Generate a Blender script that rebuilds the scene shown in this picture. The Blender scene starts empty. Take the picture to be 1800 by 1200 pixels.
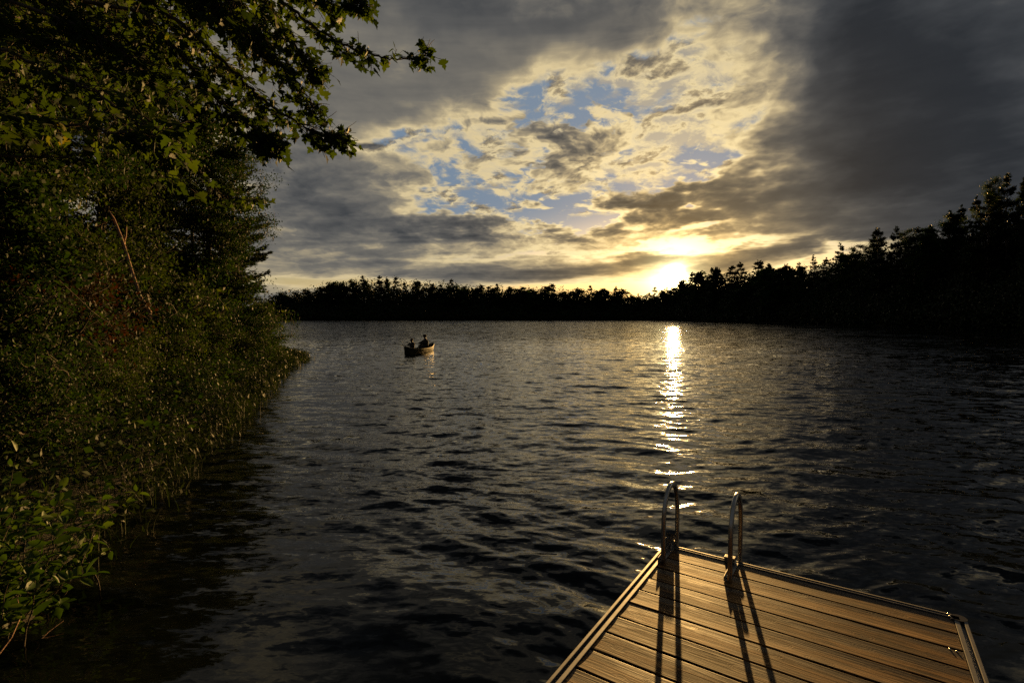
import bpy, bmesh, math, random
import numpy as np
from mathutils import Vector, Matrix

# ---------------------------------------------------------------- scene, camera, sky, sun, exposure
sc = bpy.context.scene
PITCH = 0.0452                       # camera looks slightly down
CAM_H = 2.22                         # metres above the water
F = 900.0                            # focal length in pixels of the 1800 px wide photograph (18 mm lens)
cam_data = bpy.data.cameras.new("camera")
cam_data.sensor_width = 36.0
cam_data.lens = 36.0 * F / 1800.0
cam_data.clip_start = 0.05
cam_data.clip_end = 20000.0
cam = bpy.data.objects.new("camera", cam_data)
sc.collection.objects.link(cam)
cam.location = (0, 0, CAM_H)
cam.rotation_euler = (math.pi / 2 - PITCH, 0, 0)
sc.camera = cam

sc.view_settings.view_transform = 'Standard'
sc.view_settings.look = 'None'
sc.view_settings.exposure = 1.0
sc.view_settings.gamma = 1.0
sc.cycles.use_denoising = False      # keep the fine glitter and leaf texture
sc.cycles.max_bounces = 8
sc.cycles.transparent_max_bounces = 8
sc.cycles.caustics_reflective = False
sc.cycles.caustics_refractive = False
sc.cycles.sample_clamp_indirect = 1.5


def ray(px, py):
    """world direction seen at a pixel of the 1800x1200 photograph"""
    u = (px - 900.0) / F; v = (600.0 - py) / F
    c, s = math.cos(PITCH), math.sin(PITCH)
    return Vector((u, c + v * s, v * c - s))


def on_z(px, py, z=0.0):
    """point where the sight line through that pixel meets the height z"""
    d = ray(px, py); t = (z - CAM_H) / d.z
    return Vector((0, 0, CAM_H)) + d * t


def at_y(px, py, y):
    """point on that sight line at the distance y ahead"""
    d = ray(px, py)
    return Vector((0, 0, CAM_H)) + d * (y / d.y)


def azel(px, py):
    d = ray(px, py)
    return math.degrees(math.atan2(d.x, d.y)), math.degrees(math.atan2(d.z, math.hypot(d.x, d.y)))


SUN_AZ, SUN_EL = azel(1185, 482)
sa, se = math.radians(SUN_AZ), math.radians(SUN_EL)
SUN_DIR = Vector((math.sin(sa) * math.cos(se), math.cos(sa) * math.cos(se), math.sin(se)))

sun_data = bpy.data.lights.new("sun", 'SUN')
sun_data.energy = 4.6
sun_data.angle = math.radians(0.53)
sun_data.color = (1.0, 0.57, 0.18)
sun = bpy.data.objects.new("sun", sun_data)
sc.collection.objects.link(sun)
sun.rotation_euler = SUN_DIR.to_track_quat('Z', 'Y').to_euler()


# ---- small helper: write node maths as Python expressions
class V:
    """a float socket"""
    def __init__(self, nt, s): self.nt, self.s = nt, s
    def _m(self, op, *a, clamp=False):
        n = self.nt.nodes.new('ShaderNodeMath'); n.operation = op; n.use_clamp = clamp
        for i, x in enumerate((self,) + a):
            if isinstance(x, V): self.nt.links.new(x.s, n.inputs[i])
            else: n.inputs[i].default_value = float(x)
        return V(self.nt, n.outputs[0])
    def __add__(self, o): return self._m('ADD', o)
    __radd__ = __add__
    def __sub__(self, o): return self._m('SUBTRACT', o)
    def __rsub__(self, o): return (self * -1.0) + o
    def __mul__(self, o): return self._m('MULTIPLY', o)
    __rmul__ = __mul__
    def __truediv__(self, o): return self._m('DIVIDE', o)
    def pow(self, o): return self._m('POWER', o)
    def exp(self): return self._m('EXPONENT')
    def max(self, o): return self._m('MAXIMUM', o)
    def min(self, o): return self._m('MINIMUM', o)
    def abs(self): return self._m('ABSOLUTE')
    def sat(self): return self._m('ADD', 0.0, clamp=True)
    def smooth(self, a, b, lo=0.0, hi=1.0):
        n = self.nt.nodes.new('ShaderNodeMapRange'); n.interpolation_type = 'SMOOTHSTEP'
        self.nt.links.new(self.s, n.inputs[0])
        for i, x in enumerate((a, b, lo, hi)): n.inputs[1 + i].default_value = x
        return V(self.nt, n.outputs[0])


def new_mat(name):
    m = bpy.data.materials.new(name); m.use_nodes = True
    nt = m.node_tree; nt.nodes.clear()
    return m, nt


def ramp(nt, fac, stops, interp='LINEAR'):
    n = nt.nodes.new('ShaderNodeValToRGB'); cr = n.color_ramp; cr.interpolation = interp
    while len(cr.elements) > 1: cr.elements.remove(cr.elements[-1])
    cr.elements[0].position = stops[0][0]; cr.elements[0].color = (*stops[0][1], 1)
    for p, c in stops[1:]:
        e = cr.elements.new(p); e.color = (*c, 1)
    nt.links.new(fac.s if isinstance(fac, V) else fac, n.inputs[0])
    return n.outputs[0]


def mixc(nt, fac, a, b, mode='MIX'):
    n = nt.nodes.new('ShaderNodeMix'); n.data_type = 'RGBA'; n.blend_type = mode
    for s, x in ((n.inputs[0], fac), (n.inputs[6], a), (n.inputs[7], b)):
        if isinstance(x, V): nt.links.new(x.s, s)
        elif isinstance(x, bpy.types.NodeSocket): nt.links.new(x, s)
        elif isinstance(x, (tuple, list)): s.default_value = (*x, 1) if len(x) == 3 else x
        else: s.default_value = x
    return n.outputs[2]


def noise(nt, vec, scale, detail=4, rough=0.5, dist=0.0, dims='3D', color=False):
    n = nt.nodes.new('ShaderNodeTexNoise'); n.noise_dimensions = dims
    n.inputs['Scale'].default_value = scale; n.inputs['Detail'].default_value = detail
    n.inputs['Roughness'].default_value = rough; n.inputs['Distortion'].default_value = dist
    if vec is not None: nt.links.new(vec, n.inputs['Vector'])
    return n.outputs['Color'] if color else V(nt, n.outputs['Fac'])


def vmath(nt, op, a, b=None, scale=None):
    n = nt.nodes.new('ShaderNodeVectorMath'); n.operation = op
    for i, x in enumerate((a, b)):
        if x is None: continue
        if isinstance(x, bpy.types.NodeSocket): nt.links.new(x, n.inputs[i])
        else: n.inputs[i].default_value = x
    if scale is not None:
        if isinstance(scale, V): nt.links.new(scale.s, n.inputs['Scale'])
        else: n.inputs['Scale'].default_value = scale
    return n
# ---------------------------------------------------------------- sky: clear evening sky with broken cloud lit from behind
def build_world():
    w = bpy.data.worlds.new("World"); sc.world = w; w.use_nodes = True
    nt = w.node_tree; nt.nodes.clear()
    L = nt.links
    STR = 0.05
    tc = nt.nodes.new('ShaderNodeTexCoord')
    sep = nt.nodes.new('ShaderNodeSeparateXYZ'); L.new(tc.outputs['Generated'], sep.inputs[0])
    x, y, z = (V(nt, sep.outputs[i]) for i in range(3))
    deg = 180 / math.pi
    az = x._m('ARCTAN2', y) * deg
    el = z._m('ARCSINE') * deg
    zc = z.max(0.0)
    # cloud-layer coordinates: the layer is a plane overhead, seen in perspective
    inv = (zc + 0.20)
    cb = nt.nodes.new('ShaderNodeCombineXYZ'); L.new((x / inv).s, cb.inputs[0]); L.new((y / inv).s, cb.inputs[1])
    q = cb.outputs[0]
    # warp
    wn = noise(nt, q, 2.6, 4, 0.55, dims='2D', color=True)
    wv = vmath(nt, 'SUBTRACT', wn, (0.5, 0.5, 0.5)).outputs[0]
    q2 = vmath(nt, 'ADD', q, vmath(nt, 'SCALE', wv, scale=0.20).outputs[0]).outputs[0]

    def dens(qv, det=9):
        a = noise(nt, qv, 3.2, det, 0.57, dims='2D')
        b = noise(nt, qv, 8.5, max(det - 3, 3), 0.6, dims='2D')
        return (a - 0.5) + (b - 0.5) * broken
    fine = noise(nt, q2, 17.0, 6, 0.6, dims='2D') - 0.5
    # low sky is made of long thin streaks instead
    cs = nt.nodes.new('ShaderNodeCombineXYZ')
    L.new((az * 0.055).s, cs.inputs[0]); L.new((el * 0.55 + az * -0.02).s, cs.inputs[1])
    st = noise(nt, cs.outputs[0], 1.0, 7, 0.55, 0.6, dims='2D') - 0.5
    low = el.smooth(4.0, 13.0)            # 0 near the horizon, 1 higher up
    wob = nt.nodes.new('ShaderNodeSeparateXYZ')
    wl = noise(nt, cs.outputs[0], 2.2, 5, 0.6, dims='2D', color=True); L.new(wl, wob.inputs[0])
    w2 = nt.nodes.new('ShaderNodeSeparateXYZ'); L.new(wn, w2.inputs[0])
    # blob coordinates get a cloudy edge
    azw = az + (V(nt, w2.outputs[0]) - 0.5) * (low * 13.0 + 3.0) * el.smooth(1.0, 4.0)
    elw = el + (V(nt, w2.outputs[1]) - 0.5) * (low * 12.0) + (V(nt, wob.outputs[1]) - 0.5) * 1.1

    def blobs(rows):
        tot = None
        for px, py, rx, ry, rot, amp in rows:
            a0, e0 = azel(px, py)
            c, s = math.cos(math.radians(rot)), math.sin(math.radians(rot))
            a1, e1 = azel(px + rx * c * .5, py - rx * s * .5); a2, e2 = azel(px - ry * s * .5, py - ry * c * .5)
            m = Matrix(((a1 - a0, a2 - a0), (e1 - e0, e2 - e0))) * 2.0
            mi = m.inverted()
            da, de = azw - a0, elw - e0
            u = da * mi[0][0] + de * mi[0][1]
            v = da * mi[1][0] + de * mi[1][1]
            g = ((u * u + v * v) * -1.0).exp() * amp
            tot = g if tot is None else tot + g
        return tot

    B = blobs(BLOBS)
    broken = blobs(BROKEN)
    n1 = dens(q2)
    off = vmath(nt, 'ADD', q2, (SUN_DIR.x * 0.07, SUN_DIR.y * 0.07, 0)).outputs[0]
    n1s = dens(off, 6)
    nz = n1 * 2.0 + fine * 0.38
    amp = el.smooth(3.0, 14.0, 0.25, 1.0)
    B = B + el.smooth(30.0, 44.0, 0.0, .85)  # unseen heavy cloud above the view, added to dim water and deck
    soft = blobs(SOFT)                     # where the cloud deck is smooth the texture is weak
    d = B + 0.33 + nz * amp * (soft * -1.0 + 1.0).max(0.12) + st * (low * -0.75 + 0.95)
    # light reaching the side of each lump that faces the sun
    rel = ((n1 - n1s) * 1.6 * amp).max(-0.22).min(0.22) * (soft * -1.0 + 1.0).max(0.15)
    t = d - rel * 1.35

    # angle from the sun
    dp = vmath(nt, 'DOT_PRODUCT', tc.outputs['Generated'], tuple(SUN_DIR))
    cosang = V(nt, dp.outputs['Value']).min(0.9999999)
    ang = cosang._m('ARCCOSINE') * deg
    near = (ang * ang * (-1.0 / (15.0 ** 2))).exp()
    near2 = (ang * (-1.0 / 7.0)).exp()

    sky = nt.nodes.new('ShaderNodeTexSky'); sky.sky_type = 'NISHITA'; sky.sun_disc = False
    sky.sun_elevation = se; sky.sun_rotation = sa
    sky.air_density = 1.0; sky.dust_density = 1.2; sky.ozone_density = 1.6
    clear = mixc(nt, 1.0, sky.outputs[0], (1.0, 1.0, 1.0), 'MULTIPLY')
    clear = mixc(nt, el.smooth(3.0, 13.0), clear, (1.75, 2.45, 3.35))
    clear = mixc(nt, el.smooth(1.0, 8.5, 1.0, 0.0) * (ang.smooth(8, 55, 0.9, 0.45)), clear, (7.0, 5.0, 2.4))
    # cloud colour by optical thickness (values are scene radiance / STR)
    c_far = ramp(nt, t * 0.5 + 0.25, [(0.0, (4.4, 4.0, 3.2)), (0.29, (6.8, 5.5, 3.1)), (0.37, (3.6, 3.05, 2.05)),
                                      (0.45, (1.75, 1.64, 1.42)), (0.54, (1.03, 1.03, 1.01)), (0.66, (.48, .53, .60)), (0.80, (.225, .27, .335)), (1.0, (.12, .155, .21))])
    c_near = ramp(nt, t * 0.5 + 0.25, [(0.0, (9.5, 8.2, 5.2)), (0.28, (11., 9.0, 4.8)), (0.38, (6.6, 5.0, 2.4)),
                                       (0.48, (2.2, 1.75, 1.0)), (0.6, (1.15, .97, .66)), (0.75, (.66, .58, .44)), (1.0, (.26, .25, .22))])
    cloud = mixc(nt, near, c_far, c_near)
    alpha = d.smooth(-0.12, 0.16)
    # small separate puffs of thin cloud inside the openings
    qp = vmath(nt, 'ADD', q, vmath(nt, 'SCALE', wv, scale=0.10).outputs[0]).outputs[0]
    pa = noise(nt, qp, 5.2, 9, 0.60, dims='2D')
    offp = vmath(nt, 'ADD', qp, (SUN_DIR.x * 0.035, SUN_DIR.y * 0.035, 0)).outputs[0]
    pb = noise(nt, offp, 5.2, 6, 0.60, dims='2D')
    p_mask = el.smooth(2.5, 8.0)
    cover = blobs(PUFFS)
    t2 = (pa - 0.52 + cover) * 5.0
    tt = t2 - (pa - pb) * 9.0 - cover * 5.0
    p_far = ramp(nt, tt * 0.4 + 0.3, [(0.0, (3.2, 3.0, 2.6)), (0.33, (7.4, 6.1, 3.5)), (0.50, (3.4, 2.8, 1.8)), (0.70, (1.35, 1.27, 1.12)), (1.0, (.72, .74, .76))])
    p_near = ramp(nt, tt * 0.4 + 0.3, [(0.0, (6., 5.2, 3.6)), (0.38, (9.0, 7.4, 4.1)), (0.56, (5.2, 4.1, 2.3)), (0.78, (2.4, 2.0, 1.25)), (1.0, (1.4, 1.2, .85))])
    puff = mixc(nt, near, p_far, p_near)
    clear = mixc(nt, t2.smooth(-0.25, 0.55) * p_mask, clear, puff)
    col = mixc(nt, alpha, clear, cloud)
    # glow round the sun: strong in clear air, dimmed by cloud
    tr = t.smooth(0.0, 0.75, 1.0, 0.22)
    g1 = (ang * (-1.0 / 1.5)).exp() * 46.0 + (ang * (-1.0 / 6.0)).exp() * 13.0
    glow = mixc(nt, 1.0, (0, 0, 0), (0, 0, 0))
    gc = mixc(nt, ang.smooth(0.8, 6.0), (1.0, 0.80, 0.36), (1.0, 0.58, 0.15))
    gv = vmath(nt, 'SCALE', gc, scale=g1 * tr).outputs[0]
    core = (ang * ang * (-1.0 / (0.7 ** 2))).exp() * 90.0
    cv = vmath(nt, 'SCALE', (1.0, 0.9, 0.62), scale=core).outputs[0]
    col = vmath(nt, 'ADD', col, gv).outputs[0]
    col = vmath(nt, 'ADD', col, cv).outputs[0]
    # the sky behind and beside the viewer is under the same heavy cloud
    back = cosang.smooth(-0.2, 0.75, 0.0, 1.0)
    dark = mixc(nt, 1.0, col, (0.0, 0.0, 0.0))
    col = mixc(nt, back, (.55, .57, .60), col)
    below = z.smooth(-0.06, -0.01, 0.0, 1.0)
    col = mixc(nt, below, (.05, .05, .045), col)
    bg = nt.nodes.new('ShaderNodeBackground'); bg.inputs['Strength'].default_value = STR
    L.new(col, bg.inputs['Color'])
    out = nt.nodes.new('ShaderNodeOutputWorld'); L.new(bg.outputs[0], out.inputs[0])
    w.cycles.sampling_method = 'MANUAL'; w.cycles.sample_map_resolution = 1024


# positions are sight lines of the photograph: x, y, half-width, half-height, turn, more cloud (+) or less (-)
BLOBS = [
    (870, 200, 110, 45, 0, -.30), (1165, 110, 60, 110, -20, -.14), (1000, 366, 85, 30, 5, -.75), (790, 358, 110, 20, 0, -.50), (720, 225, 90, 30, 0, -.25),
    (1225, 308, 90, 24, 8, -.6), (1350, 205, 60, 40, 20, -.30), (680, 240, 80, 26, 5, -.26), (1150, 210, 200, 150, 10, -.42),
    (880, 300, 230, 70, -8, -.27), (950, 425, 170, 16, 3, -.30), (1300, 80, 90, 70, 0, -.2), (1020, 150, 110, 60, 0, -.2), (740, 200, 130, 40, 0, -.12), (1270, 280, 60, 25, 0, -.2),
    (1640, 170, 330, 280, 20, .75), (1420, 330, 260, 60, 12, .30), (1150, 360, 170, 42, 14, .48), (1050, 405, 70, 22, 0, .25),
    (1750, 380, 200, 120, 0, .15),
    (580, 385, 190, 50, 0, .30), (560, 305, 140, 36, -6, .20), (770, 402, 90, 20, 6, .26), (1035, 275, 70, 42, 0, .46),
    (880, 208, 46, 16, 0, .30), (720, 15, 200, 50, 0, .22), (980, 50, 200, 80, 0, .13), (1080, 0, 230, 60, 0, .22), (600, 130, 280, 130, 0, .13), (1000, 477, 330, 13, 6, .42), (1330, 455, 170, 14, 12, .32),
    (1215, 436, 150, 8, 6, -.75), (1220, 395, 60, 11, 8, -.62), (1000, 512, 240, 14, 0, -.75), (1430, 462, 130, 13, 14, -.70),
    (640, 497, 260, 12, 0, -.34), (900, 452, 150, 7, 3, -.30), (1500, 440, 90, 14, 14, -.25), (1560, 0, 200, 120, 0, .2),
]
PUFFS = [(1215, 230, 130, 80, 0, .17), (880, 290, 150, 60, 0, .02), (1190, 110, 110, 80, 0, .14), (1120, 275, 200, 40, 0, .12), (1290, 110, 80, 100, 0, .10), (1000, 368, 70, 20, 0, -.12), (1235, 310, 50, 18, 0, -.15), (1200, 40, 40, 60, 0, -.03), (1350, 220, 50, 40, 0, -.08)]
BROKEN = [(1120, 200, 260, 190, 0, .75), (850, 230, 170, 110, 0, .55), (960, 400, 170, 40, 0, .5)]
SOFT = [(850, 90, 160, 70, 0, .4), (1600, 200, 380, 300, 20, 1.0), (620, 120, 320, 130, 0, .8), (1000, 40, 260, 90, 0, .65), (600, 340, 230, 120, 0, .55), (1400, 340, 250, 60, 10, .5)]
build_world()
# ---------------------------------------------------------------- mesh helpers
rng = np.random.default_rng(11)
random.seed(4)


def link(o, parent=None):
    sc.collection.objects.link(o)
    if parent is not None: o.parent = parent
    return o


def np_mesh(name, verts, faces, mats=(), smooth=False, mat_idx=None):
    """faces: (n,k) int array, or a list of such arrays"""
    verts = np.asarray(verts, np.float32)
    fl = faces if isinstance(faces, list) else [faces]
    fl = [np.asarray(f, np.int32) for f in fl if len(f)]
    me = bpy.data.meshes.new(name)
    me.vertices.add(len(verts)); me.vertices.foreach_set('co', verts.ravel())
    idx = np.concatenate([f.ravel() for f in fl])
    cnt = np.concatenate([np.full(len(f), f.shape[1], np.int32) for f in fl])
    st = np.concatenate([[0], np.cumsum(cnt)[:-1]]).astype(np.int32)
    me.loops.add(len(idx)); me.loops.foreach_set('vertex_index', idx)
    me.polygons.add(len(cnt)); me.polygons.foreach_set('loop_start', st)
    me.polygons.foreach_set('loop_total', cnt)
    if mat_idx is not None: me.polygons.foreach_set('material_index', np.asarray(mat_idx, np.int32))
    for m in mats: me.materials.append(m)
    me.update(calc_edges=True)
    if smooth: me.polygons.foreach_set('use_smooth', np.ones(len(cnt), bool))
    me.validate()
    return me


def mesh_obj(name, me, parent=None, loc=None):
    o = bpy.data.objects.new(name, me); link(o, parent)
    if loc is not None: o.location = loc
    return o


def tag(o, label=None, cat=None, group=None, kind=None):
    if label: o['label'] = label
    if cat: o['category'] = cat
    if group: o['group'] = group
    if kind: o['kind'] = kind
    return o


def empty(name, loc=(0, 0, 0), rz=0.0, label=None, cat=None, group=None):
    o = bpy.data.objects.new(name, None); link(o)
    o.location = loc; o.rotation_euler = (0, 0, rz); o.empty_display_size = 0.2
    return tag(o, label, cat, group)


def principled(nt, **kw):
    b = nt.nodes.new('ShaderNodeBsdfPrincipled')
    for k, v in kw.items():
        s = b.inputs[k.replace('_', ' ')]
        if isinstance(v, V): nt.links.new(v.s, s)
        elif isinstance(v, bpy.types.NodeSocket): nt.links.new(v, s)
        else: s.default_value = (*v, 1) if isinstance(v, tuple) and len(v) == 3 else v
    o = nt.nodes.new('ShaderNodeOutputMaterial'); nt.links.new(b.outputs[0], o.inputs[0])
    return b


def obj_coords(nt, kind='Object'):
    return nt.nodes.new('ShaderNodeTexCoord').outputs[kind]


def bump(nt, h, strength=0.5, dist=0.01):
    n = nt.nodes.new('ShaderNodeBump'); n.inputs['Strength'].default_value = strength; n.inputs['Distance'].default_value = dist
    nt.links.new(h.s if isinstance(h, V) else h, n.inputs['Height'])
    return n.outputs[0]


# ---------------------------------------------------------------- the lake outline (metres)
left_shore_px = [(-260, 1330), (-60, 1190), (30, 1110), (100, 1010), (165, 940), (235, 860), (325, 775), (395, 705), (440, 668), (462, 650), (488, 641), (508, 633), (500, 625), (455, 612), (415, 603), (330, 595), (240, 588)]
LS = [tuple(on_z(*p).xy) for p in left_shore_px]
SHORE_PX = [400, 500, 620, 760, 900, 1000, 1100, 1190, 1260, 1300, 1420, 1500, 1600, 1700, 1800, 1900, 2100]
SHORE_Y = [560, 556, 550, 548, 546, 545, 540, 480, 330, 290, 212, 165, 130, 108, 92, 84, 70]
def shore_depth(px): return float(np.interp(px, SHORE_PX, SHORE_Y))
right_shore = [(-420, 480)] + [((p - 900) / F * d, d) for p, d in zip(SHORE_PX, SHORE_Y)] + [(88, 30), (60, -20), (20, -26), (0, -10), (-3.6, -4)]
LAKE = np.array(LS + [(-90, 60), (-200, 160), (-320, 330)] + right_shore)


def lake_dist(P):
    """signed distance to the waterline, positive on land"""
    A = LAKE; B = np.roll(LAKE, -1, 0)
    d = np.full(len(P), 1e9); inside = np.zeros(len(P), bool)
    for a, b in zip(A, B):
        ab = b - a; t = np.clip(((P - a) @ ab) / (ab @ ab), 0, 1)
        d = np.minimum(d, np.hypot(*(P - (a + t[:, None] * ab)).T))
        c = ((a[1] > P[:, 1]) != (b[1] > P[:, 1]))
        with np.errstate(divide='ignore', invalid='ignore'):
            xi = (b[0] - a[0]) * (P[:, 1] - a[1]) / (b[1] - a[1]) + a[0]
        inside ^= c & (P[:, 0] < xi)
    return np.where(inside, -d, d)


def wob(x, y, s, seed):
    return (np.sin(x / s + seed * 1.3) * np.cos(y / s * 1.17 + seed) + .5 * np.sin(x / s * 2.3 + y / s * 1.9 + seed * 2.1)
            + .25 * np.sin(x / s * 4.7 - y / s * 5.1 + seed * 3.7))


def land_height(P):
    d = lake_dist(P); x, y = P[:, 0], P[:, 1]
    r = np.hypot(x, y)
    far = np.clip((r - 60) / 60, 0, 1)
    near_h = np.minimum(d * 0.10, 0.25 + d * 0.06) + .06 * wob(x, y, 1.7, 1) * np.clip(d, 0, 1)
    hill = 16 * (1 - np.exp(-np.maximum(d, 0) / 45)) * (.8 + .2 * wob(x, y, 60, 2))
    h = np.where(d > 0, near_h * (1 - far) + (np.minimum(d * .05, 5) + hill * .8) * far, np.maximum(d * .35, -2.5))
    return h


def ground_z(x, y):
    return float(land_height(np.array([[x, y]], float))[0])


def build_ground():
    rs = np.concatenate([np.linspace(.3, 40, 130), np.geomspace(41, 4000, 150)])
    th = np.linspace(0, 2 * np.pi, 361)[:-1]
    R, T = np.meshgrid(rs, th, indexing='ij')
    P = np.stack([R * np.sin(T), R * np.cos(T)], -1).reshape(-1, 2)
    z = land_height(P)
    n, m = len(rs), len(th)
    i = np.arange(n - 1)[:, None] * m + np.arange(m)[None]; j = np.arange(n - 1)[:, None] * m + (np.arange(m)[None] + 1) % m
    f = np.stack([i, j, j + m, i + m], -1).reshape(-1, 4)[:, ::-1]
    mat, nt = new_mat('forest_soil')
    g = obj_coords(nt)
    a = noise(nt, g, 1.3, 8, 0.65); b = noise(nt, g, 14, 6, 0.7)
    col = ramp(nt, a * .6 + b * .4, [(0.3, (.012, .009, .005)), (0.5, (.035, .026, .014)), (0.62, (.03, .035, .012)), (.75, (.06, .045, .022))])
    principled(nt, Base_Color=col, Roughness=.9, Normal=bump(nt, b, .8, .05))
    o = mesh_obj('ground', np_mesh('ground', np.c_[P, z], f, [mat], True)); tag(o, kind='structure', label='dark wooded shore and lake bed under the trees')
build_ground()


# ---------------------------------------------------------------- water
def wave_field(P):
    """height of the chop: many short waves running down the lake, drifting in direction, with calmer and rougher patches"""
    x, y = P[:, 0].astype(np.float64), P[:, 1].astype(np.float64)
    r = np.hypot(x, y)
    g = np.random.default_rng(5)
    wx = x + .22 * wob(x, y, 1.9, 4) + .03 * wob(x, y, .6, 9); wy = y + .20 * wob(x, y, 2.3, 7) + .025 * wob(x, y, .5, 3)
    gust = .75 + .35 * wob(x, y, 5.5, 1) * .6
    calm = np.clip((r - 1.3) / 3.6, 0.0, 1) ** .9                     # water by the dock and bank is smoother
    bank = np.clip((x + .40 * y + .5) / 2.8, 0.16, 1)                  # sheltered strip along the wooded bank
    z = np.zeros(len(P))
    lam = np.geomspace(.11, 2.8, 84)
    for l in lam:
        k = 2 * np.pi / l
        ang = math.radians(196) + g.normal(0, .50 if l < .8 else .34)
        slope = .0240 * (l / .5) ** -.16 if l < .9 else .0135 * (l / .9) ** -.75
        ph = g.uniform(0, 6.28)
        s = np.sin(k * (wx * math.sin(ang) + wy * math.cos(ang)) + ph)
        m = 1.0
        if l < .45: m = calm * bank * gust
        elif l < 1.0: m = (.35 + .65 * calm) * (.5 + .5 * bank)
        samp = .0040 * r * 2.6                                        # waves the grid cannot carry fade out
        m = m * np.clip(l / np.maximum(samp, 1e-3) - .8, 0, 1)
        if l < .7: m = m * 1.08
        z += slope / k * m * (s + .22 * (s * s - .5) * 1.6)
    fade = np.clip((75 - r) / 35, 0, 1)
    return z * fade


def build_water():
    n_a, n_r = 900, 1050
    a0 = math.radians(58)
    th = np.linspace(-a0, a0, n_a); rs = np.geomspace(1.1, 75, n_r)
    R, T = np.meshgrid(rs, th, indexing='ij')
    P = np.stack([R * np.sin(T), R * np.cos(T)], -1).reshape(-1, 2)
    edge = np.clip((a0 - np.abs(T)) / .06, 0, 1).ravel() * np.clip((R - 1.1) / .5, 0, 1).ravel()
    z = wave_field(P) * edge
    i = (np.arange(n_r - 1)[:, None] * n_a + np.arange(n_a - 1)[None])
    f1 = np.stack([i, i + n_a, i + n_a + 1, i + 1], -1).reshape(-1, 4)
    V1 = np.c_[P, z]
    # far part of the same sector
    th2 = th[::10] if (n_a - 1) % 10 == 0 else th
    rs2 = np.geomspace(75, 900, 40)
    R2, T2 = np.meshgrid(rs2, th, indexing='ij')
    V2 = np.stack([R2 * np.sin(T2), R2 * np.cos(T2), np.zeros_like(R2)], -1)[1:].reshape(-1, 3)
    base = len(V1)
    ring0 = (n_r - 1) * n_a + np.arange(n_a)
    rows = [ring0] + [base + k * n_a + np.arange(n_a) for k in range(39)]
    f2 = np.concatenate([np.stack([p[:-1], q[:-1], q[1:], p[1:]], -1) for p, q in zip(rows[:-1], rows[1:])])
    # the rest of the circle, round behind the viewer, and the small disc under the dock
    th3 = np.linspace(a0, 2 * np.pi - a0, 60); rs3 = np.array([1.1, 3, 8, 20, 75, 300, 900])
    R3, T3 = np.meshgrid(rs3, th3, indexing='ij')
    V3 = np.stack([R3 * np.sin(T3), R3 * np.cos(T3), np.zeros_like(R3)], -1).reshape(-1, 3)
    b3 = base + len(V2); k = b3 + (np.arange(6)[:, None] * 60 + np.arange(59)[None])
    f3 = np.stack([k, k + 60, k + 61, k + 1], -1).reshape(-1, 4)
    ang4 = np.concatenate([th[::9], th3[1:-1]])
    V4 = np.r_[[[0, 0, 0]], np.stack([1.1 * np.sin(ang4), 1.1 * np.cos(ang4), 0 * ang4], -1)]
    b4 = b3 + len(V3); m = len(ang4)
    f4 = np.stack([np.full(m, b4), b4 + 1 + np.arange(m), b4 + 1 + (np.arange(m) + 1) % m], -1)
    VV = np.concatenate([V1, V2, V3, V4])
    mat, nt = new_mat('lake_water')
    g = obj_coords(nt)
    geo = nt.nodes.new('ShaderNodeNewGeometry')
    sp = nt.nodes.new('ShaderNodeSeparateXYZ'); nt.links.new(g, sp.inputs[0])
    X, Y = V(nt, sp.outputs[0]), V(nt, sp.outputs[1])
    r = (X * X + Y * Y).pow(.5)
    mp = nt.nodes.new('ShaderNodeMapping'); mp.inputs['Scale'].default_value = (.55, 1.5, 1); mp.inputs['Rotation'].default_value = (0, 0, math.radians(-14))
    nt.links.new(g, mp.inputs[0])
    def slopes(scale, detail, amp):
        c = noise(nt, mp.outputs[0], scale, detail, .6, .4, dims='2D', color=True)
        return vmath(nt, 'SCALE', vmath(nt, 'SUBTRACT', c, (.5, .5, .5)).outputs[0], scale=amp).outputs[0]
    far = r.smooth(22, 80); mid = r.smooth(1.2, 8.0)
    patch = noise(nt, g, .09, 3, .6, dims='2D').smooth(.35, .65, .45, 1.25)
    big = slopes(1.1, 4, (far * .55 + mid * .25) * patch)
    med = slopes(4.2, 3, mid * patch * .62)
    fin = slopes(13.0, 3, mid * patch * .40 + .02)
    tot = vmath(nt, 'ADD', vmath(nt, 'ADD', big, med).outputs[0], fin).outputs[0]
    # crests lie across the wind, so the cross-wind slope is the smaller one
    tot = vmath(nt, 'MULTIPLY', tot, (.62, 1.0, 0.0)).outputs[0]
    nn = vmath(nt, 'NORMALIZE', vmath(nt, 'ADD', geo.outputs['Normal'], tot).outputs[0]).outputs[0]
    b = principled(nt, Base_Color=(.0035, .0045, .0035), Roughness=.035, IOR=1.333, Normal=nn)
    o = mesh_obj('lake_water', np_mesh('lake_water', VV, [f1[:, ::-1], f2[:, ::-1], f3[:, ::-1], f4[:, ::-1]], [mat], True))
    tag(o, kind='structure', label='dark rippled lake with a bright column of sun glitter')
    # make sure every face looks up
    me = o.data
    nz = np.empty(len(me.polygons) * 3, np.float32); me.polygons.foreach_get('normal', nz)
    print('water faces down:', int((nz[2::3] < 0).sum()), 'of', len(me.polygons))
build_water()
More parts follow.
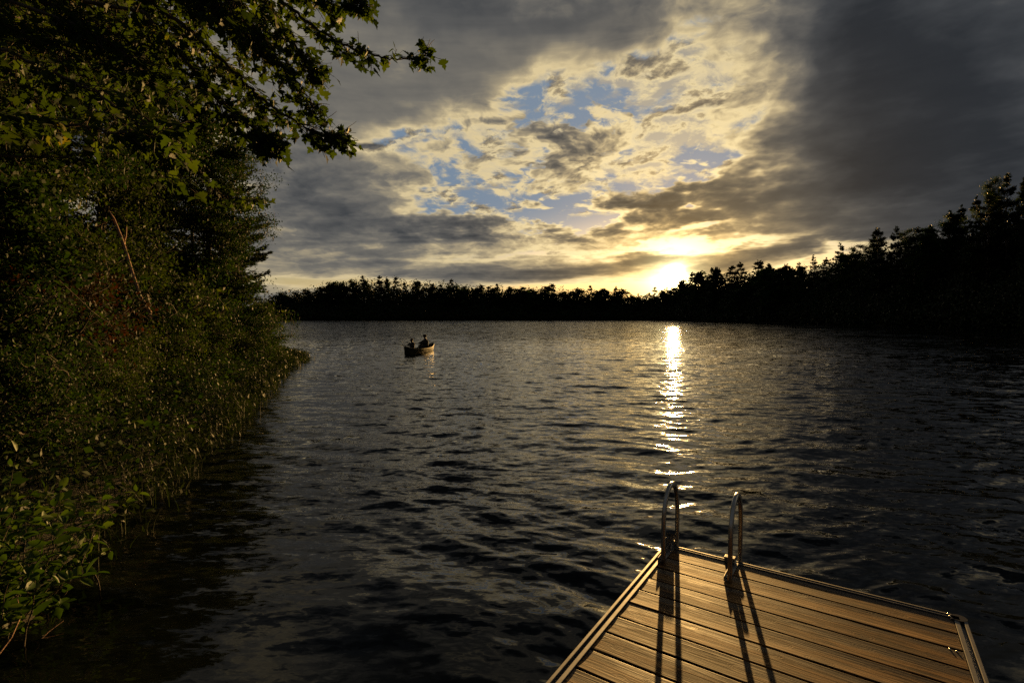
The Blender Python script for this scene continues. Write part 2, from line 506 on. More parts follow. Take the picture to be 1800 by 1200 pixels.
# ---------------------------------------------------------------- swimming dock
class MB:
    """collects shapes, then links them as one mesh object"""
    def __init__(s): s.bm = bmesh.new()
    def box(s, c, size, M=None, bev=0.0):
        r = bmesh.ops.create_cube(s.bm, size=1.0)
        vs = r['verts']
        bmesh.ops.scale(s.bm, vec=size, verts=vs); bmesh.ops.translate(s.bm, vec=c, verts=vs)
        if bev > 0:
            es = list({e for v in vs for e in v.link_edges})
            rb = bmesh.ops.bevel(s.bm, geom=es, offset=bev, segments=2, affect='EDGES', profile=.7)
            vs = [v for v in rb['verts']] + [v for v in vs if v.is_valid]
            vs = list({v for v in vs if v.is_valid})
        if M is not None: bmesh.ops.transform(s.bm, matrix=M, verts=vs)
        return s
    def cyl(s, a, b, r, r2=None, seg=16, caps=True):
        a, b = Vector(a), Vector(b); d = b - a
        M = Matrix.Translation((a + b) / 2) @ d.to_track_quat('Z', 'Y').to_matrix().to_4x4()
        bmesh.ops.create_cone(s.bm, cap_ends=caps, segments=seg, radius1=r, radius2=r if r2 is None else r2, depth=d.length, matrix=M)
        return s
    def sweep(s, pts, prof, side, closed=False, caps=True):
        """sweep the profile (u,v pairs) along pts; u along `side`, v across it"""
        side = Vector(side).normalized(); rows = []
        n = len(pts)
        for i, p in enumerate(pts):
            t = (pts[min(i + 1, n - 1)] - pts[max(i - 1, 0)]).normalized()
            b = t.cross(side).normalized()
            rows.append([s.bm.verts.new(p + side * u + b * v) for u, v in prof])
        k = len(prof)
        for r0, r1 in zip(rows[:-1], rows[1:]):
            for j in range(k): s.bm.faces.new((r0[j], r0[(j + 1) % k], r1[(j + 1) % k], r1[j]))
        if caps:
            s.bm.faces.new(rows[0][::-1]); s.bm.faces.new(rows[-1])
        return s
    def build(s, name, mat, parent=None, smooth=False):
        bmesh.ops.recalc_face_normals(s.bm, faces=s.bm.faces)
        me = bpy.data.meshes.new(name); s.bm.to_mesh(me); s.bm.free()
        me.materials.append(mat)
        if smooth: me.shade_smooth() if hasattr(me, 'shade_smooth') else me.polygons.foreach_set('use_smooth', [True] * len(me.polygons))
        return mesh_obj(name, me, parent)


def mat_plank():
    m, nt = new_mat('weathered_deck_wood')
    g = obj_coords(nt)
    sp = nt.nodes.new('ShaderNodeSeparateXYZ'); nt.links.new(g, sp.inputs[0])
    att = nt.nodes.new('ShaderNodeAttribute'); att.attribute_name = 'board'
    bid = V(nt, att.outputs['Fac'])
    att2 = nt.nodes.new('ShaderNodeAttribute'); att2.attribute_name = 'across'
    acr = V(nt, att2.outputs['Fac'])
    # every board has its own stretch of grain
    cb = nt.nodes.new('ShaderNodeCombineXYZ')
    nt.links.new((V(nt, sp.outputs[0]) + bid * 7.31).s, cb.inputs[0]); nt.links.new(V(nt, sp.outputs[1]).s, cb.inputs[1]); nt.links.new((bid * 3.7).s, cb.inputs[2])
    p = cb.outputs[0]
    mp = nt.nodes.new('ShaderNodeMapping'); mp.inputs['Scale'].default_value = (.45, 9.0, 1); nt.links.new(p, mp.inputs[0])
    # knots: distorted rings
    vor = nt.nodes.new('ShaderNodeTexVoronoi'); vor.inputs['Scale'].default_value = 1.0; vor.feature = 'F1'
    mk = nt.nodes.new('ShaderNodeMapping'); mk.inputs['Scale'].default_value = (3.3, 8.0, 1); nt.links.new(p, mk.inputs[0])
    nt.links.new(mk.outputs[0], vor.inputs['Vector'])
    kd = V(nt, vor.outputs['Distance'])
    knot = kd.smooth(.10, .26, 1.0, 0.0)
    wn = noise(nt, mp.outputs[0], 2.2, 3, .5, 0.5)
    field = V(nt, sp.outputs[1]) * 42.0 + wn * 9.0 + knot * 6.0 + bid * 5.0
    ring = (field * 6.2832 * .5)._m('SINE') * .5 + .5
    fineg = noise(nt, mp.outputs[0], 17.0, 3, .6)
    stain = noise(nt, p, 2.4, 5, .6, .3)
    tone = (noise(nt, p, .55, 1, .5) - .5) * .5
    base = ramp(nt, ring * .20 + fineg * .30 + stain * .55 + tone, [(0.34, (.022, .010, .003)), (0.46, (.085, .039, .011)), (0.57, (.195, .098, .029)), (.72, (.34, .19, .066))])
    base = mixc(nt, knot * .9, base, (.055, .022, .008))
    # far side of each board: damp plus painted-in shade of its tilt, ragged edge
    damp_shade = ((acr * -1.0 + .42) + (stain - .5) * 1.3 + (fineg - .5) * .3).smooth(-.04, .22)
    base = mixc(nt, damp_shade * .80, base, (.042, .034, .027))
    blot = noise(nt, mk.outputs[0], 1.6, 5, .65, .8).smooth(.57, .66)
    base = mixc(nt, blot * .8, base, (.035, .018, .009))
    crack = noise(nt, mp.outputs[0], 9.0, 2, .5).smooth(.30, .26)
    base = mixc(nt, crack * .3, base, (.012, .007, .004))
    speck = noise(nt, p, 60, 3, .7).smooth(.66, .74)
    base = mixc(nt, speck * .6, base, (.04, .022, .012))
    h = ring * .3 + fineg * .7 + knot * -.3
    rough = damp_shade * -.10 + fineg * .26 + .47
    principled(nt, Base_Color=base, Roughness=rough, Specular_IOR_Level=(damp_shade * .10 + .13), Normal=bump(nt, h, .30, .003))
    return m


def mat_metal(name, col=(.62, .62, .60), rough=.32, metallic=1.0):
    m, nt = new_mat(name)
    g = obj_coords(nt)
    a = noise(nt, g, 9, 6, .65); b = noise(nt, g, 90, 3, .6)
    c = mixc(nt, a.smooth(.35, .75), col, tuple(x * .62 for x in col))
    principled(nt, Base_Color=c, Metallic=metallic, Roughness=(a * .22 + b * .12 + rough - .14), Normal=bump(nt, b, .12, .001))
    return m


DOCK_Z = 0.40
UX = Vector((math.cos(.5943), -math.sin(.5943), 0))     # along the boards, to the right
AY = Vector((math.sin(.5943), math.cos(.5943), 0))      # along the dock, out over the lake
DO = Vector((1.060, 3.674, DOCK_Z))                     # left end of the second board gap
DW, BP = 1.700, 0.1858                                  # board length, board spacing
ALU = mat_metal('dock_aluminium', (.20, .20, .20), .50, .75)
ALU_B = mat_metal('handrail_aluminium', (.58, .57, .54), .24)
BOLT = mat_metal('galvanised_bolt', (.75, .74, .70), .22)
BLK, _nt = new_mat('black_plastic'); principled(_nt, Base_Color=(.012, .012, .012), Roughness=.35)
STK, _nt = new_mat('sticker_green'); principled(_nt, Base_Color=(.36, .50, .07), Roughness=.4)


def build_dock():
    rz = math.atan2(UX.y, UX.x)
    d = empty('dock', DO, rz, 'low wooden dock of amber boards edged with metal rails, running out over the lake', 'dock')
    # local axes: x along the boards, y out over the lake
    nb = 34
    vs, fs, bi, ac = [], [], [], []
    r = random.Random(3)
    X = np.linspace(0, DW, 61); U = np.r_[0, .008, .02, np.linspace(.08, .92, 11), .98, .992, 1]
    gap = .019
    for k in range(nb):
        y0 = 2 * BP - (k + 1) * BP + gap / 2; wdt = BP - gap
        cup = .0015 + r.uniform(-.0010, .0012); tilt = r.uniform(-.0010, .0010); tw = r.uniform(-.0009, .0009)
        base = len(vs)
        for u in U:
            for x in X:
                s = 2 * u - 1
                z = cup * (s * s) + tilt * s + tw * s * (2 * x / DW - 1) + .0006 * math.sin(x * 5 + k * 2.1) - .0006
                z -= {True: .0009, False: 0}[abs(s) > .999]
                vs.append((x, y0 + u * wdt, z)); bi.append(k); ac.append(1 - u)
        nx = len(X)
        for a in range(len(U) - 1):
            for b in range(nx - 1):
                i = base + a * nx + b; fs.append((i, i + 1, i + 1 + nx, i + nx))
        # sides and ends down to the underside
        lo = len(vs)
        ring = [base + b for b in range(nx)] + [base + a * nx + nx - 1 for a in range(1, len(U))] + \
               [base + (len(U) - 1) * nx + b for b in range(nx - 2, -1, -1)] + [base + a * nx for a in range(len(U) - 2, 0, -1)]
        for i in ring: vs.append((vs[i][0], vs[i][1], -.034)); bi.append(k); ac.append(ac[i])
        n = len(ring)
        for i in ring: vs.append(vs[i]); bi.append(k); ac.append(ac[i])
        for j in range(n): fs.append((lo + n + (j + 1) % n, lo + n + j, lo + j, lo + (j + 1) % n))
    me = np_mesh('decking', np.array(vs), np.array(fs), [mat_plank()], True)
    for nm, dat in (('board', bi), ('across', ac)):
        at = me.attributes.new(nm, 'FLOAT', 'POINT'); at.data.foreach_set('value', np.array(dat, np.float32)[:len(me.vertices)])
    me.attributes.active_color_index = -1
    sh = np.zeros(len(me.polygons), bool)
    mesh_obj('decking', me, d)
    me.shade_smooth() if False else None
    # side rails: outer ridge, dark groove, inner ridge
    yb, yt = 2 * BP - nb * BP, 2 * BP
    for sx, x0 in ((-1, -.004), (1, DW + .004)):
        m = MB()
        def bar(u0, u1, z0, z1):
            m.box(((u0 + u1) / 2 * sx + x0, (yb + yt + .03) / 2, (z0 + z1) / 2), (abs(u1 - u0), yt + .03 - yb, z1 - z0), bev=.002)
        bar(.000, .023, -.11, .006); bar(.023, .044, -.11, -.012); bar(.044, .062, -.16, .008)
        m.build('side_rail', ALU, d)
    m = MB(); yt2 = yt + .004
    m.box((DW / 2, yt2 + .007, -.05), (DW, .012, .112), bev=.002); m.box((DW / 2, yt2 + .020, -.065), (DW, .014, .10)); m.box((DW / 2, yt2 + .033, -.072), (DW, .012, .160), bev=.002)
    m.build('end_rail', ALU, d)
    # rounded black corner cap at the outer corner, with two screws
    m = MB(); m.cyl((DW + .030, yt2 + .008, -.12), (DW + .030, yt2 + .008, .010), .040, seg=24); m.box((DW + .012, yt2 + .0, -.05), (.050, .055, .12), bev=.006)
    cc = m.build('corner_cap', BLK, d)
    for p in ((DW - .020, yt2 + .030), (DW - .014, yt2 + .002), (DW - .030, -.02), (DW - .030 - .028, -.018)):
        mm = MB(); mm.cyl((p[0], p[1], .0), (p[0], p[1], .011 if p[1] > .2 else .005), .0055, .004, seg=10)
        mm.build('screw', BOLT, d, True)
    # left corner: pipe sleeve with an open pipe standing a little above the deck
    pb = (-.030, yt2 + .045)
    m = MB(); m.cyl((pb[0], pb[1], -2.0), (pb[0], pb[1], .085), .031, seg=28, caps=False); m.cyl((pb[0], pb[1], .085), (pb[0], pb[1], -1.0), .027, seg=28, caps=False)
    m.cyl((pb[0], pb[1], -.17), (pb[0], pb[1], .035), .041, seg=28, caps=False); m.cyl((pb[0], pb[1], .035), (pb[0], pb[1], .0352), .041, seg=28)
    m.build('pipe_post', ALU, d, True)
    for x, y in ((DW + .03, -1.2), (-.03, -3.0), (DW + .03, -4.5)):
        m = MB(); m.cyl((x + (.05 if x > 0 else -.05), y, -2.2), (x + (.05 if x > 0 else -.05), y, -.06), .028, seg=20); m.build('pipe_post', ALU, d, True)
    m = MB()
    for y in (-5.0, -3.6, -2.2, -.8, .25): m.box((DW / 2, y, -.075), (DW - .01, .045, .075))
    m.build('cross_beam', ALU, d)

    # the two arched handrails of the swim ladder
    Mi = Matrix.Rotation(-rz, 4, 'Z') @ Matrix.Translation(-DO)
    prof = []
    a_, b_, rr = .0145, .0195, .010
    for cx, cy, st in ((a_ - rr, b_ - rr, 0), (-a_ + rr, b_ - rr, 90), (-a_ + rr, -b_ + rr, 180), (a_ - rr, -b_ + rr, 270)):
        for q in range(4):
            t = math.radians(st + q * 30); prof.append((cx + rr * math.cos(t), cy + rr * math.sin(t)))
    for idx, (foot, back, top_h) in enumerate((((1157.5, 987), (1193.5, 966), .545), ((1276, 1021), (1304.5, 993), .55))):
        f0 = Mi @ on_z(*foot, DOCK_Z); b0 = Mi @ on_z(*back, DOCK_Z)
        x = (f0.x + b0.x) / 2
        yf, ybk = f0.y, yt2 + .062
        pts = []
        Wd = ybk - yf; ym = (yf + ybk) / 2; ht = top_h; arch = .29
        n = 34
        for i in range(6): pts.append(Vector((x, yf, -.02 + i * (ht - arch) / 5)))
        for i in range(1, n):
            t = math.pi * i / n
            pts.append(Vector((x, ym - Wd / 2 * math.copysign(abs(math.cos(t)) ** .92, math.cos(t)), ht - arch + arch * math.sin(t) ** .88)))
        for i in range(10): pts.append(Vector((x, ybk + (0 if i < 3 else .012 * min(i - 2, 2)), ht - arch - .0 - i * .16)))
        h = MB().sweep(pts, prof, (1, 0, 0)).build('handrail', ALU_B, d, True)
        # angle bracket on the deck with two bolts
        m = MB(); m.box((x - .020, (yf + yt2) / 2 + .01, .0035), (.040, yt2 - yf + .03, .006), bev=.001)
        m.box((x - .0375 if idx == 0 else x - .0375, (yf + yt2) / 2 + .01, .018), (.0045, yt2 - yf + .03, .034), bev=.001)
        br = m.build('bracket', ALU, h)
        for yy in (yf + .035, yt2 - .028, yt2 + .004):
            mm = MB(); mm.cyl((x - .022, yy, .006), (x - .022, yy, .022 if yy > yf + .1 else .016), .0095, seg=6); mm.cyl((x - .022, yy, .0), (x - .022, yy, .027), .005, seg=10)
            mm.build('bolt', BOLT, h)
        m = MB(); m.box((x - .060, yt2 + .012, .016), (.075, .050, .050), bev=.004); m.box((x - .060, yt2 + .012, .055), (.022, .040, .040), bev=.003)
        m.build('clamp', ALU, h)
        if idx == 0:
            m = MB(); m.box((x - .040, (yf + yt2) / 2 + .045, .021), (.0016, .075, .024)); m.build('sticker', STK, h)
    # ladder rungs under water, between the two rails
    xs = [(Mi @ on_z(1157.5, 987, DOCK_Z)).x + .01, (Mi @ on_z(1276, 1021, DOCK_Z)).x]
    for k in range(3):
        m = MB(); m.box(((xs[0] + xs[1]) / 2, yt2 + .085, -.30 - k * .28), (xs[1] - xs[0], .075, .022), bev=.004); m.build('rung', ALU_B, d)
build_dock()
# ---------------------------------------------------------------- canoe with two people
def build_boat():
    bow = on_z(712, 625.0); stern = on_z(761, 616.5)
    ax = (stern - bow); L = ax.length; ax.normalize()
    rz = math.atan2(ax.y, ax.x)
    m, nt = new_mat('dark_green_hull')
    g = obj_coords(nt); a = noise(nt, g, 3, 5, .6)
    principled(nt, Base_Color=mixc(nt, a, (.006, .008, .004), (.012, .013, .006)), Roughness=.6, Metallic=.0, Coat_Weight=.0, Specular_IOR_Level=.12, Normal=bump(nt, noise(nt, g, 6, 2), .25, .02))
    wood = mat_metal('canoe_gunwale', (.30, .22, .12), .3, .2)
    t = empty('canoe', bow, rz, 'dark green canoe carrying two people, its near end high and its far end glinting', 'canoe')
    n = 36; prof = []
    vs, fs = [], []
    def section(s, inner=0.0):
        w = .44 * (math.sin(math.pi * min(max(s, .0), 1)) ** .55) + .012
        rise = .24 * abs(2 * s - 1) ** 3.2
        top = .31 + rise; keel = -.12 + .20 * abs(2 * s - 1) ** 9
        pts = []
        for j in range(13):
            u = -1 + 2 * j / 12
            y = (w - inner) * math.copysign(abs(u) ** .55 if abs(u) > .6 else abs(u) * .755 / .6, u)
            z = keel + inner + (top - keel - inner) * (abs(u) ** 2.6)
            pts.append((s * L, y, z))
        return pts
    for i in range(n + 1): vs += section(i / n)
    for i in range(n):
        for j in range(12): k = i * 13 + j; fs.append((k, k + 1, k + 14, k + 13))
    b2 = len(vs)
    for i in range(n + 1): vs += section(i / n, .015)
    for i in range(n):
        for j in range(12): k = b2 + i * 13 + j; fs.append((k, k + 13, k + 14, k + 1))
    mesh_obj('hull', np_mesh('hull', np.array(vs), np.array(fs), [m], True), t)
    for sgn, j in ((-1, 0), (1, 12)):
        pts = [Vector(section(i / n)[j]) for i in range(n + 1)]
        mb = MB(); mb.sweep(pts, [(-.014, -.012), (.014, -.012), (.014, .016), (-.014, .016)], (0, 1, 0)); mb.build('gunwale', wood, t)
    for s in (.27, .74):
        mb = MB(); w = .44 * math.sin(math.pi * s) ** .55; mb.box((s * L, 0, .22), (.26, 2 * w - .03, .025), bev=.006); mb.build('seat', wood, t)
    mb = MB(); mb.box((.5 * L, 0, .295), (.05, .84, .022), bev=.005); mb.build('thwart', wood, t)
    for s in (.06, .94):
        mb = MB(); mb.box((s * L, 0, .31 + .24 * abs(2 * s - 1) ** 3.2 - .01), (.30, .16, .012), bev=.004); mb.build('end_deck', wood, t)

    # people: one continuous skinned surface each
    skin, nt = new_mat('skin'); principled(nt, Base_Color=(.12, .065, .04), Roughness=.55, Subsurface_Weight=.05)
    def cloth(nm, c):
        mm, nt = new_mat(nm); g = obj_coords(nt); a = noise(nt, g, 9, 5, .6)
        principled(nt, Base_Color=mixc(nt, a, c, tuple(x * .6 for x in c)), Roughness=.85, Normal=bump(nt, a, .4, .02)); return mm
    shirt = cloth('shirt_cloth', (.045, .040, .045)); vest = cloth('life_vest', (.10, .045, .03)); trs = cloth('trousers_cloth', (.03, .032, .04))
    hat = cloth('cap_cloth', (.02, .02, .022)); hairm = cloth('hair', (.03, .018, .01))
    rod, nt = new_mat('rod'); principled(nt, Base_Color=(.05, .04, .03), Roughness=.3)

    def chain_mesh(name, joints, edges, root, mats, parent, sub=2):
        me = bpy.data.meshes.new(name); me.from_pydata([j[0] for j in joints], edges, []); me.update()
        o = mesh_obj(name, me, parent)
        mo = o.modifiers.new('skin', 'SKIN'); mo.use_smooth_shade = True
        for i, j in enumerate(joints):
            sv = me.skin_vertices[0].data[i]; sv.radius = (j[1], j[2] if len(j) > 2 else j[1]); sv.use_root = (i == root)
        ms = o.modifiers.new('sub', 'SUBSURF'); ms.levels = sub; ms.render_levels = sub
        me.materials.append(mats)
        return o

    def person(pos, facing, k, lean, hands, label, has_cap):
        """k: scale (1 = adult); origin at the seat; local x is forward"""
        p = empty('person', pos, facing, label, 'person')
        K = lambda x, y, z: (x * k, y * k, z * k)
        J = [(K(0, 0, .08), .115 * k, .145 * k), (K(.02 + lean * .3, 0, .22), .115 * k, .15 * k), (K(.02 + lean * .7, 0, .38), .125 * k, .19 * k), (K(.01 + lean, 0, .49), .10 * k, .18 * k),
             (K(.02 + lean, 0, .565), .062 * k, .066 * k), (K(.03 + lean, 0, .615), .066 * k, .064 * k), (K(.045 + lean, 0, .68), .100 * k, .084 * k), (K(.035 + lean, 0, .755), .104 * k, .088 * k), (K(.03 + lean, 0, .805), .07 * k, .062 * k)]
        E = [(i, i + 1) for i in range(8)]
        for s in (-1, 1):
            sh = len(J); hx, hy, hz = hands[0 if s < 0 else 1]
            el = ((hx * .42 + lean * .6), s * .23, .52 * .40 + hz * .42 + .02)
            J += [(K(lean, s * .185, .485), .062 * k), (K(*el), .045 * k), (K(hx * .8 + el[0] * .2, hy * .8 + el[1] * .2, hz * .8 + el[2] * .2), .033 * k), (K(hx, hy, hz), .036 * k, .022 * k)]
            E += [(3, sh), (sh, sh + 1), (sh + 1, sh + 2), (sh + 2, sh + 3)]
            for f in range(5):                                       # four fingers and a thumb closed round what is held
                b = len(J); oy = (f - 1.5) * .020 if f < 4 else -s * .035
                ln = (.034, .040, .038, .030, .028)[f]
                J += [(K(hx + .030, hy + oy, hz + .010), .0095 * k), (K(hx + .030 + ln, hy + oy * 1.1, hz + .004), .0085 * k), (K(hx + .040 + ln * .6, hy + oy, hz - .028), .0075 * k)]
                E += [(sh + 3, b), (b, b + 1), (b + 1, b + 2)]
            lg = len(J)
            J += [(K(.10, s * .10, .07), .090 * k), (K(.40, s * .16, .14), .068 * k), (K(.46, s * .15, -.12), .050 * k), (K(.48, s * .15, -.27), .040 * k), (K(.60, s * .16, -.285), .036 * k)]
            E += [(0, lg), (lg, lg + 1), (lg + 1, lg + 2), (lg + 2, lg + 3), (lg + 3, lg + 4)]
        chain_mesh('body', J, E, 0, skin, p)
        # shirt over trunk and sleeves
        Js = [(v[0], v[1] * 1.30, (v[2] if len(v) > 2 else v[1]) * 1.15) for v in J[:4]]
        Es = [(0, 1), (1, 2), (2, 3)]
        q = 9
        for s in range(2):
            b = len(Js); per = 4 + 15 + 5; o0 = q + s * per
            Js += [(J[o0][0], J[o0][1] * 1.4), (J[o0 + 1][0], J[o0 + 1][1] * 1.5), (J[o0 + 2][0], J[o0 + 2][1] * 1.4)]
            Es += [(3, b), (b, b + 1), (b + 1, b + 2)]
        chain_mesh('shirt', Js, Es, 0, shirt, p)
        Jt, Et = [(J[0][0], J[0][1] * 1.12, J[0][2] * 1.1)], []
        for s in range(2):
            o0 = q + s * 24 + 19; b = len(Jt)
            Jt += [(J[o0][0], J[o0][1] * 1.15), (J[o0 + 1][0], J[o0 + 1][1] * 1.2), (J[o0 + 2][0], J[o0 + 2][1] * 1.3), (J[o0 + 3][0], J[o0 + 3][1] * 1.3)]
            Et += [(0, b), (b, b + 1), (b + 1, b + 2), (b + 2, b + 3)]
        chain_mesh('trousers', Jt, Et, 0, trs, p)
        # head details: nose, ears, eyes, hair or cap
        hc = Vector(K(.045 + lean, 0, .705))
        mb = MB()
        bmesh.ops.create_uvsphere(mb.bm, u_segments=14, v_segments=10, radius=.098 * k, matrix=Matrix.Translation(hc + Vector(K(-.016, 0, .032))) @ Matrix.Diagonal((1.06, .86, .88, 1)))
        mb.build('hair', hairm, p, True)
        mb = MB(); mb.cyl(hc + Vector(K(.085, 0, .012)), hc + Vector(K(.118, 0, -.018)), .008 * k, .016 * k, 10); mb.build('nose', skin, p, True)
        for s in (-1, 1):
            mb = MB(); bmesh.ops.create_uvsphere(mb.bm, u_segments=10, v_segments=8, radius=.027 * k, matrix=Matrix.Translation(hc + Vector(K(0, s * .078, -.005))) @ Matrix.Diagonal((.7, .35, 1.1, 1))); mb.build('ear', skin, p, True)
            mb = MB(); bmesh.ops.create_uvsphere(mb.bm, u_segments=8, v_segments=6, radius=.011 * k, matrix=Matrix.Translation(hc + Vector(K(.086, s * .032, .018)))); mb.build('eye', BLK, p, True)
        if has_cap:
            mb = MB(); bmesh.ops.create_uvsphere(mb.bm, u_segments=18, v_segments=12, radius=.110 * k, matrix=Matrix.Translation(hc + Vector(K(-.008, 0, .045))) @ Matrix.Diagonal((1.05, .88, .78, 1)))
            mb.box(hc + Vector(K(.125, 0, .040)), K(.13, .15, .018), bev=.006 * k); mb.build('cap', hat, p, True)
        return p
    P = lambda s, y, z: bow + ax * (s * L) + Vector((-ax.y, ax.x, 0)) * y + Vector((0, 0, z))
    # the adult on the far seat faces the near end, the child on the near seat too, leaning a little
    fa = rz + math.pi
    person(P(.74, 0, .25), fa - .95, 1.10, .05, ((.50, -.10, .28), (.46, .10, .20)), 'adult in a peaked cap seated at the far end of the canoe, arms reaching forward', True)
    person(P(.25, 0, .25), fa - .70, .90, .03, ((.42, -.06, .36), (.34, .07, .28)), 'small bareheaded child seated near the high end of the canoe, holding a rod', False)
    r0 = P(.25, 0, .25) + Matrix.Rotation(fa - .70, 3, 'Z') @ (Vector((.40, -.05, .345)) * .90)
    d = Matrix.Rotation(fa - .9, 3, 'Z') @ Vector((1, -.15, .10))
    mb = MB(); mb.cyl(r0 - d * .12, r0 + d * .25, .014, .010, 10); o = mb.build('fishing_rod', rod, None, True)
    tag(o, 'short dark fishing rod held by the child in the canoe', 'fishing rod')
    mb = MB(); mb.cyl(r0 + d * .25, r0 + d * .95, .006, .002, 8); mb.build('rod_tip', rod, o, True)
build_boat()
# ---------------------------------------------------------------- vegetation
def leaf_mat(name, stops, trans=.45, rough=.58, spec=.14, tint=(1.0, 1.15, .35)):
    m, nt = new_mat(name)
    at = nt.nodes.new('ShaderNodeAttribute'); at.attribute_name = 'leaf'
    g = obj_coords(nt)
    f = V(nt, at.outputs['Fac']) * .62 + noise(nt, g, .55, 3, .6).smooth(.3, .7) * .38
    col = ramp(nt, f, stops)
    b = nt.nodes.new('ShaderNodeBsdfPrincipled'); nt.links.new(col, b.inputs['Base Color'])
    b.inputs['Roughness'].default_value = rough; b.inputs['Specular IOR Level'].default_value = spec
    t = nt.nodes.new('ShaderNodeBsdfTranslucent'); nt.links.new(mixc(nt, 1.0, col, tint, 'MULTIPLY'), t.inputs[0])
    mx = nt.nodes.new('ShaderNodeMixShader'); mx.inputs[0].default_value = trans
    nt.links.new(b.outputs[0], mx.inputs[1]); nt.links.new(t.outputs[0], mx.inputs[2])
    o = nt.nodes.new('ShaderNodeOutputMaterial'); nt.links.new(mx.outputs[0], o.inputs[0])
    return m


def bark_mat(name, a, b, sc_=6.0):
    m, nt = new_mat(name); g = obj_coords(nt)
    mp = nt.nodes.new('ShaderNodeMapping'); mp.inputs['Scale'].default_value = (1, 1, .25); nt.links.new(g, mp.inputs[0])
    n = noise(nt, mp.outputs[0], sc_ * 3, 6, .7)
    principled(nt, Base_Color=mixc(nt, n.smooth(.35, .65), a, b), Roughness=.85, Normal=bump(nt, n, .8, .02))
    return m


M_LEAF = leaf_mat('broad_leaves', [(0, (.006, .015, .003)), (.5, (.015, .033, .005)), (.88, (.032, .056, .009)), (1, (.070, .085, .014))], tint=(1.1, 1.15, .4))
M_OLIVE = leaf_mat('olive_leaves', [(0, (.010, .017, .003)), (.5, (.028, .042, .006)), (.88, (.055, .070, .010)), (1, (.10, .10, .018))])
M_MAPLE = leaf_mat('maple_leaves', [(0, (.010, .022, .004)), (.5, (.022, .046, .008)), (.9, (.042, .072, .012)), (.97, (.09, .10, .018)), (1, (.18, .16, .03))], trans=.50, tint=(1.75, 1.5, .4))
M_RED = leaf_mat('red_leaves', [(0, (.012, .012, .003)), (.4, (.022, .020, .005)), (.7, (.035, .016, .005)), (1, (.070, .022, .008))], tint=(1.2, .8, .5))
M_OVAL = leaf_mat('oval_leaves', [(0, (.022, .045, .007)), (.5, (.048, .085, .012)), (1, (.11, .14, .022))], trans=.35, rough=.5)
M_REED = leaf_mat('water_plant_leaves', [(0, (.010, .015, .004)), (.6, (.022, .032, .007)), (.97, (.040, .046, .010)), (1, (.10, .08, .02))], trans=.3)
M_NEEDLE = leaf_mat('needles', [(0, (.010, .016, .005)), (.6, (.020, .030, .008)), (1, (.040, .050, .012))], trans=.15, rough=.6, spec=.2)
M_BARK = bark_mat('grey_brown_bark', (.035, .026, .018), (.10, .075, .05))
M_PALE = bark_mat('pale_dead_bark', (.16, .085, .05), (.42, .24, .15))


def unit(v): return v / np.maximum(np.linalg.norm(v, axis=-1, keepdims=True), 1e-9)


def leaf_polys(C, size, tmpl, faces, up=None, droop=.5, axis=None, g=None, jit=.35, tilt=.8):
    """place a leaf template (k,3: u along the leaf, v across, w lift) at centres C"""
    g = g or rng; n = len(C)
    if axis is None: axis = g.normal(size=(n, 3)); axis[:, 2] -= droop
    a = unit(axis)
    nrm = g.normal(size=(n, 3)) * tilt
    nrm += np.array([0, 0, 1.0]) if up is None else up
    b = unit(np.cross(nrm, a)); w = np.cross(a, b)
    s = (size * (1 + jit * g.uniform(-1, 1, n)))[:, None, None]
    T = np.asarray(tmpl, float)
    P = C[:, None, :] + s * (T[None, :, :1] * a[:, None] + T[None, :, 1:2] * b[:, None] + T[None, :, 2:3] * w[:, None])
    k = len(T)
    Fs = [np.asarray(f)[None] + (np.arange(n) * k)[:, None, None] for f in faces]
    return P.reshape(-1, 3), [f.reshape(-1, f.shape[-1]) for f in Fs], np.repeat(g.random(n), k)


T_DIA = [(0, 0, 0), (.5, .30, .06), (1, 0, -.06), (.5, -.30, .06)]; F_DIA = [np.array([[0, 1, 2, 3]])]
T_OVAL = [(0, 0, 0), (.2, .19, .07), (.52, .27, .08), (.84, .16, .01), (1, 0, -.12), (.84, -.16, .01), (.52, -.27, .08), (.2, -.19, .07), (.5, 0, -.03)]
F_OVAL = [np.array([[8, 0, 1], [8, 1, 2], [8, 2, 3], [8, 3, 4], [8, 4, 5], [8, 5, 6], [8, 6, 7], [8, 7, 0]])]
# three-lobed red-maple outline, with toothed lobes, folded a little along the midrib
_mh = [(0, .0), (-.06, .10), (.04, .22), (-.02, .40), (.16, .38), (.24, .60), (.40, .50), (.46, .34), (.52, .18), (.68, .26), (.80, .12), (1.05, 0)]
T_MAP = [(0, 0, 0)] + [(u, v, .10 * v - .10 * u * u) for u, v in _mh[1:]] + [(u, -v, .10 * v - .10 * u * u) for u, v in _mh[1:-1][::-1]] + [(.36, 0, -.03)]
_n = len(T_MAP) - 1
F_MAP = [np.array([[_n, i, (i + 1) % _n] for i in range(_n)])]


def tube(pts, rad, seg=7):
    pts = np.asarray(pts, float); n = len(pts)
    t = unit(np.gradient(pts, axis=0)); ref = np.array([.31, .17, .93]) if abs(t[0, 2]) < .9 else np.array([1., 0, 0])
    b = unit(np.cross(t, ref)); c = np.cross(t, b)
    th = np.linspace(0, 2 * np.pi, seg + 1)[:-1]
    Vv = pts[:, None] + np.asarray(rad)[:, None, None] * (np.cos(th)[None, :, None] * b[:, None] + np.sin(th)[None, :, None] * c[:, None])
    i = np.arange(n - 1)[:, None] * seg + np.arange(seg)[None]; j = np.arange(n - 1)[:, None] * seg + (np.arange(seg)[None] + 1) % seg
    return Vv.reshape(-1, 3), np.stack([i, j, j + seg, i + seg], -1).reshape(-1, 4)


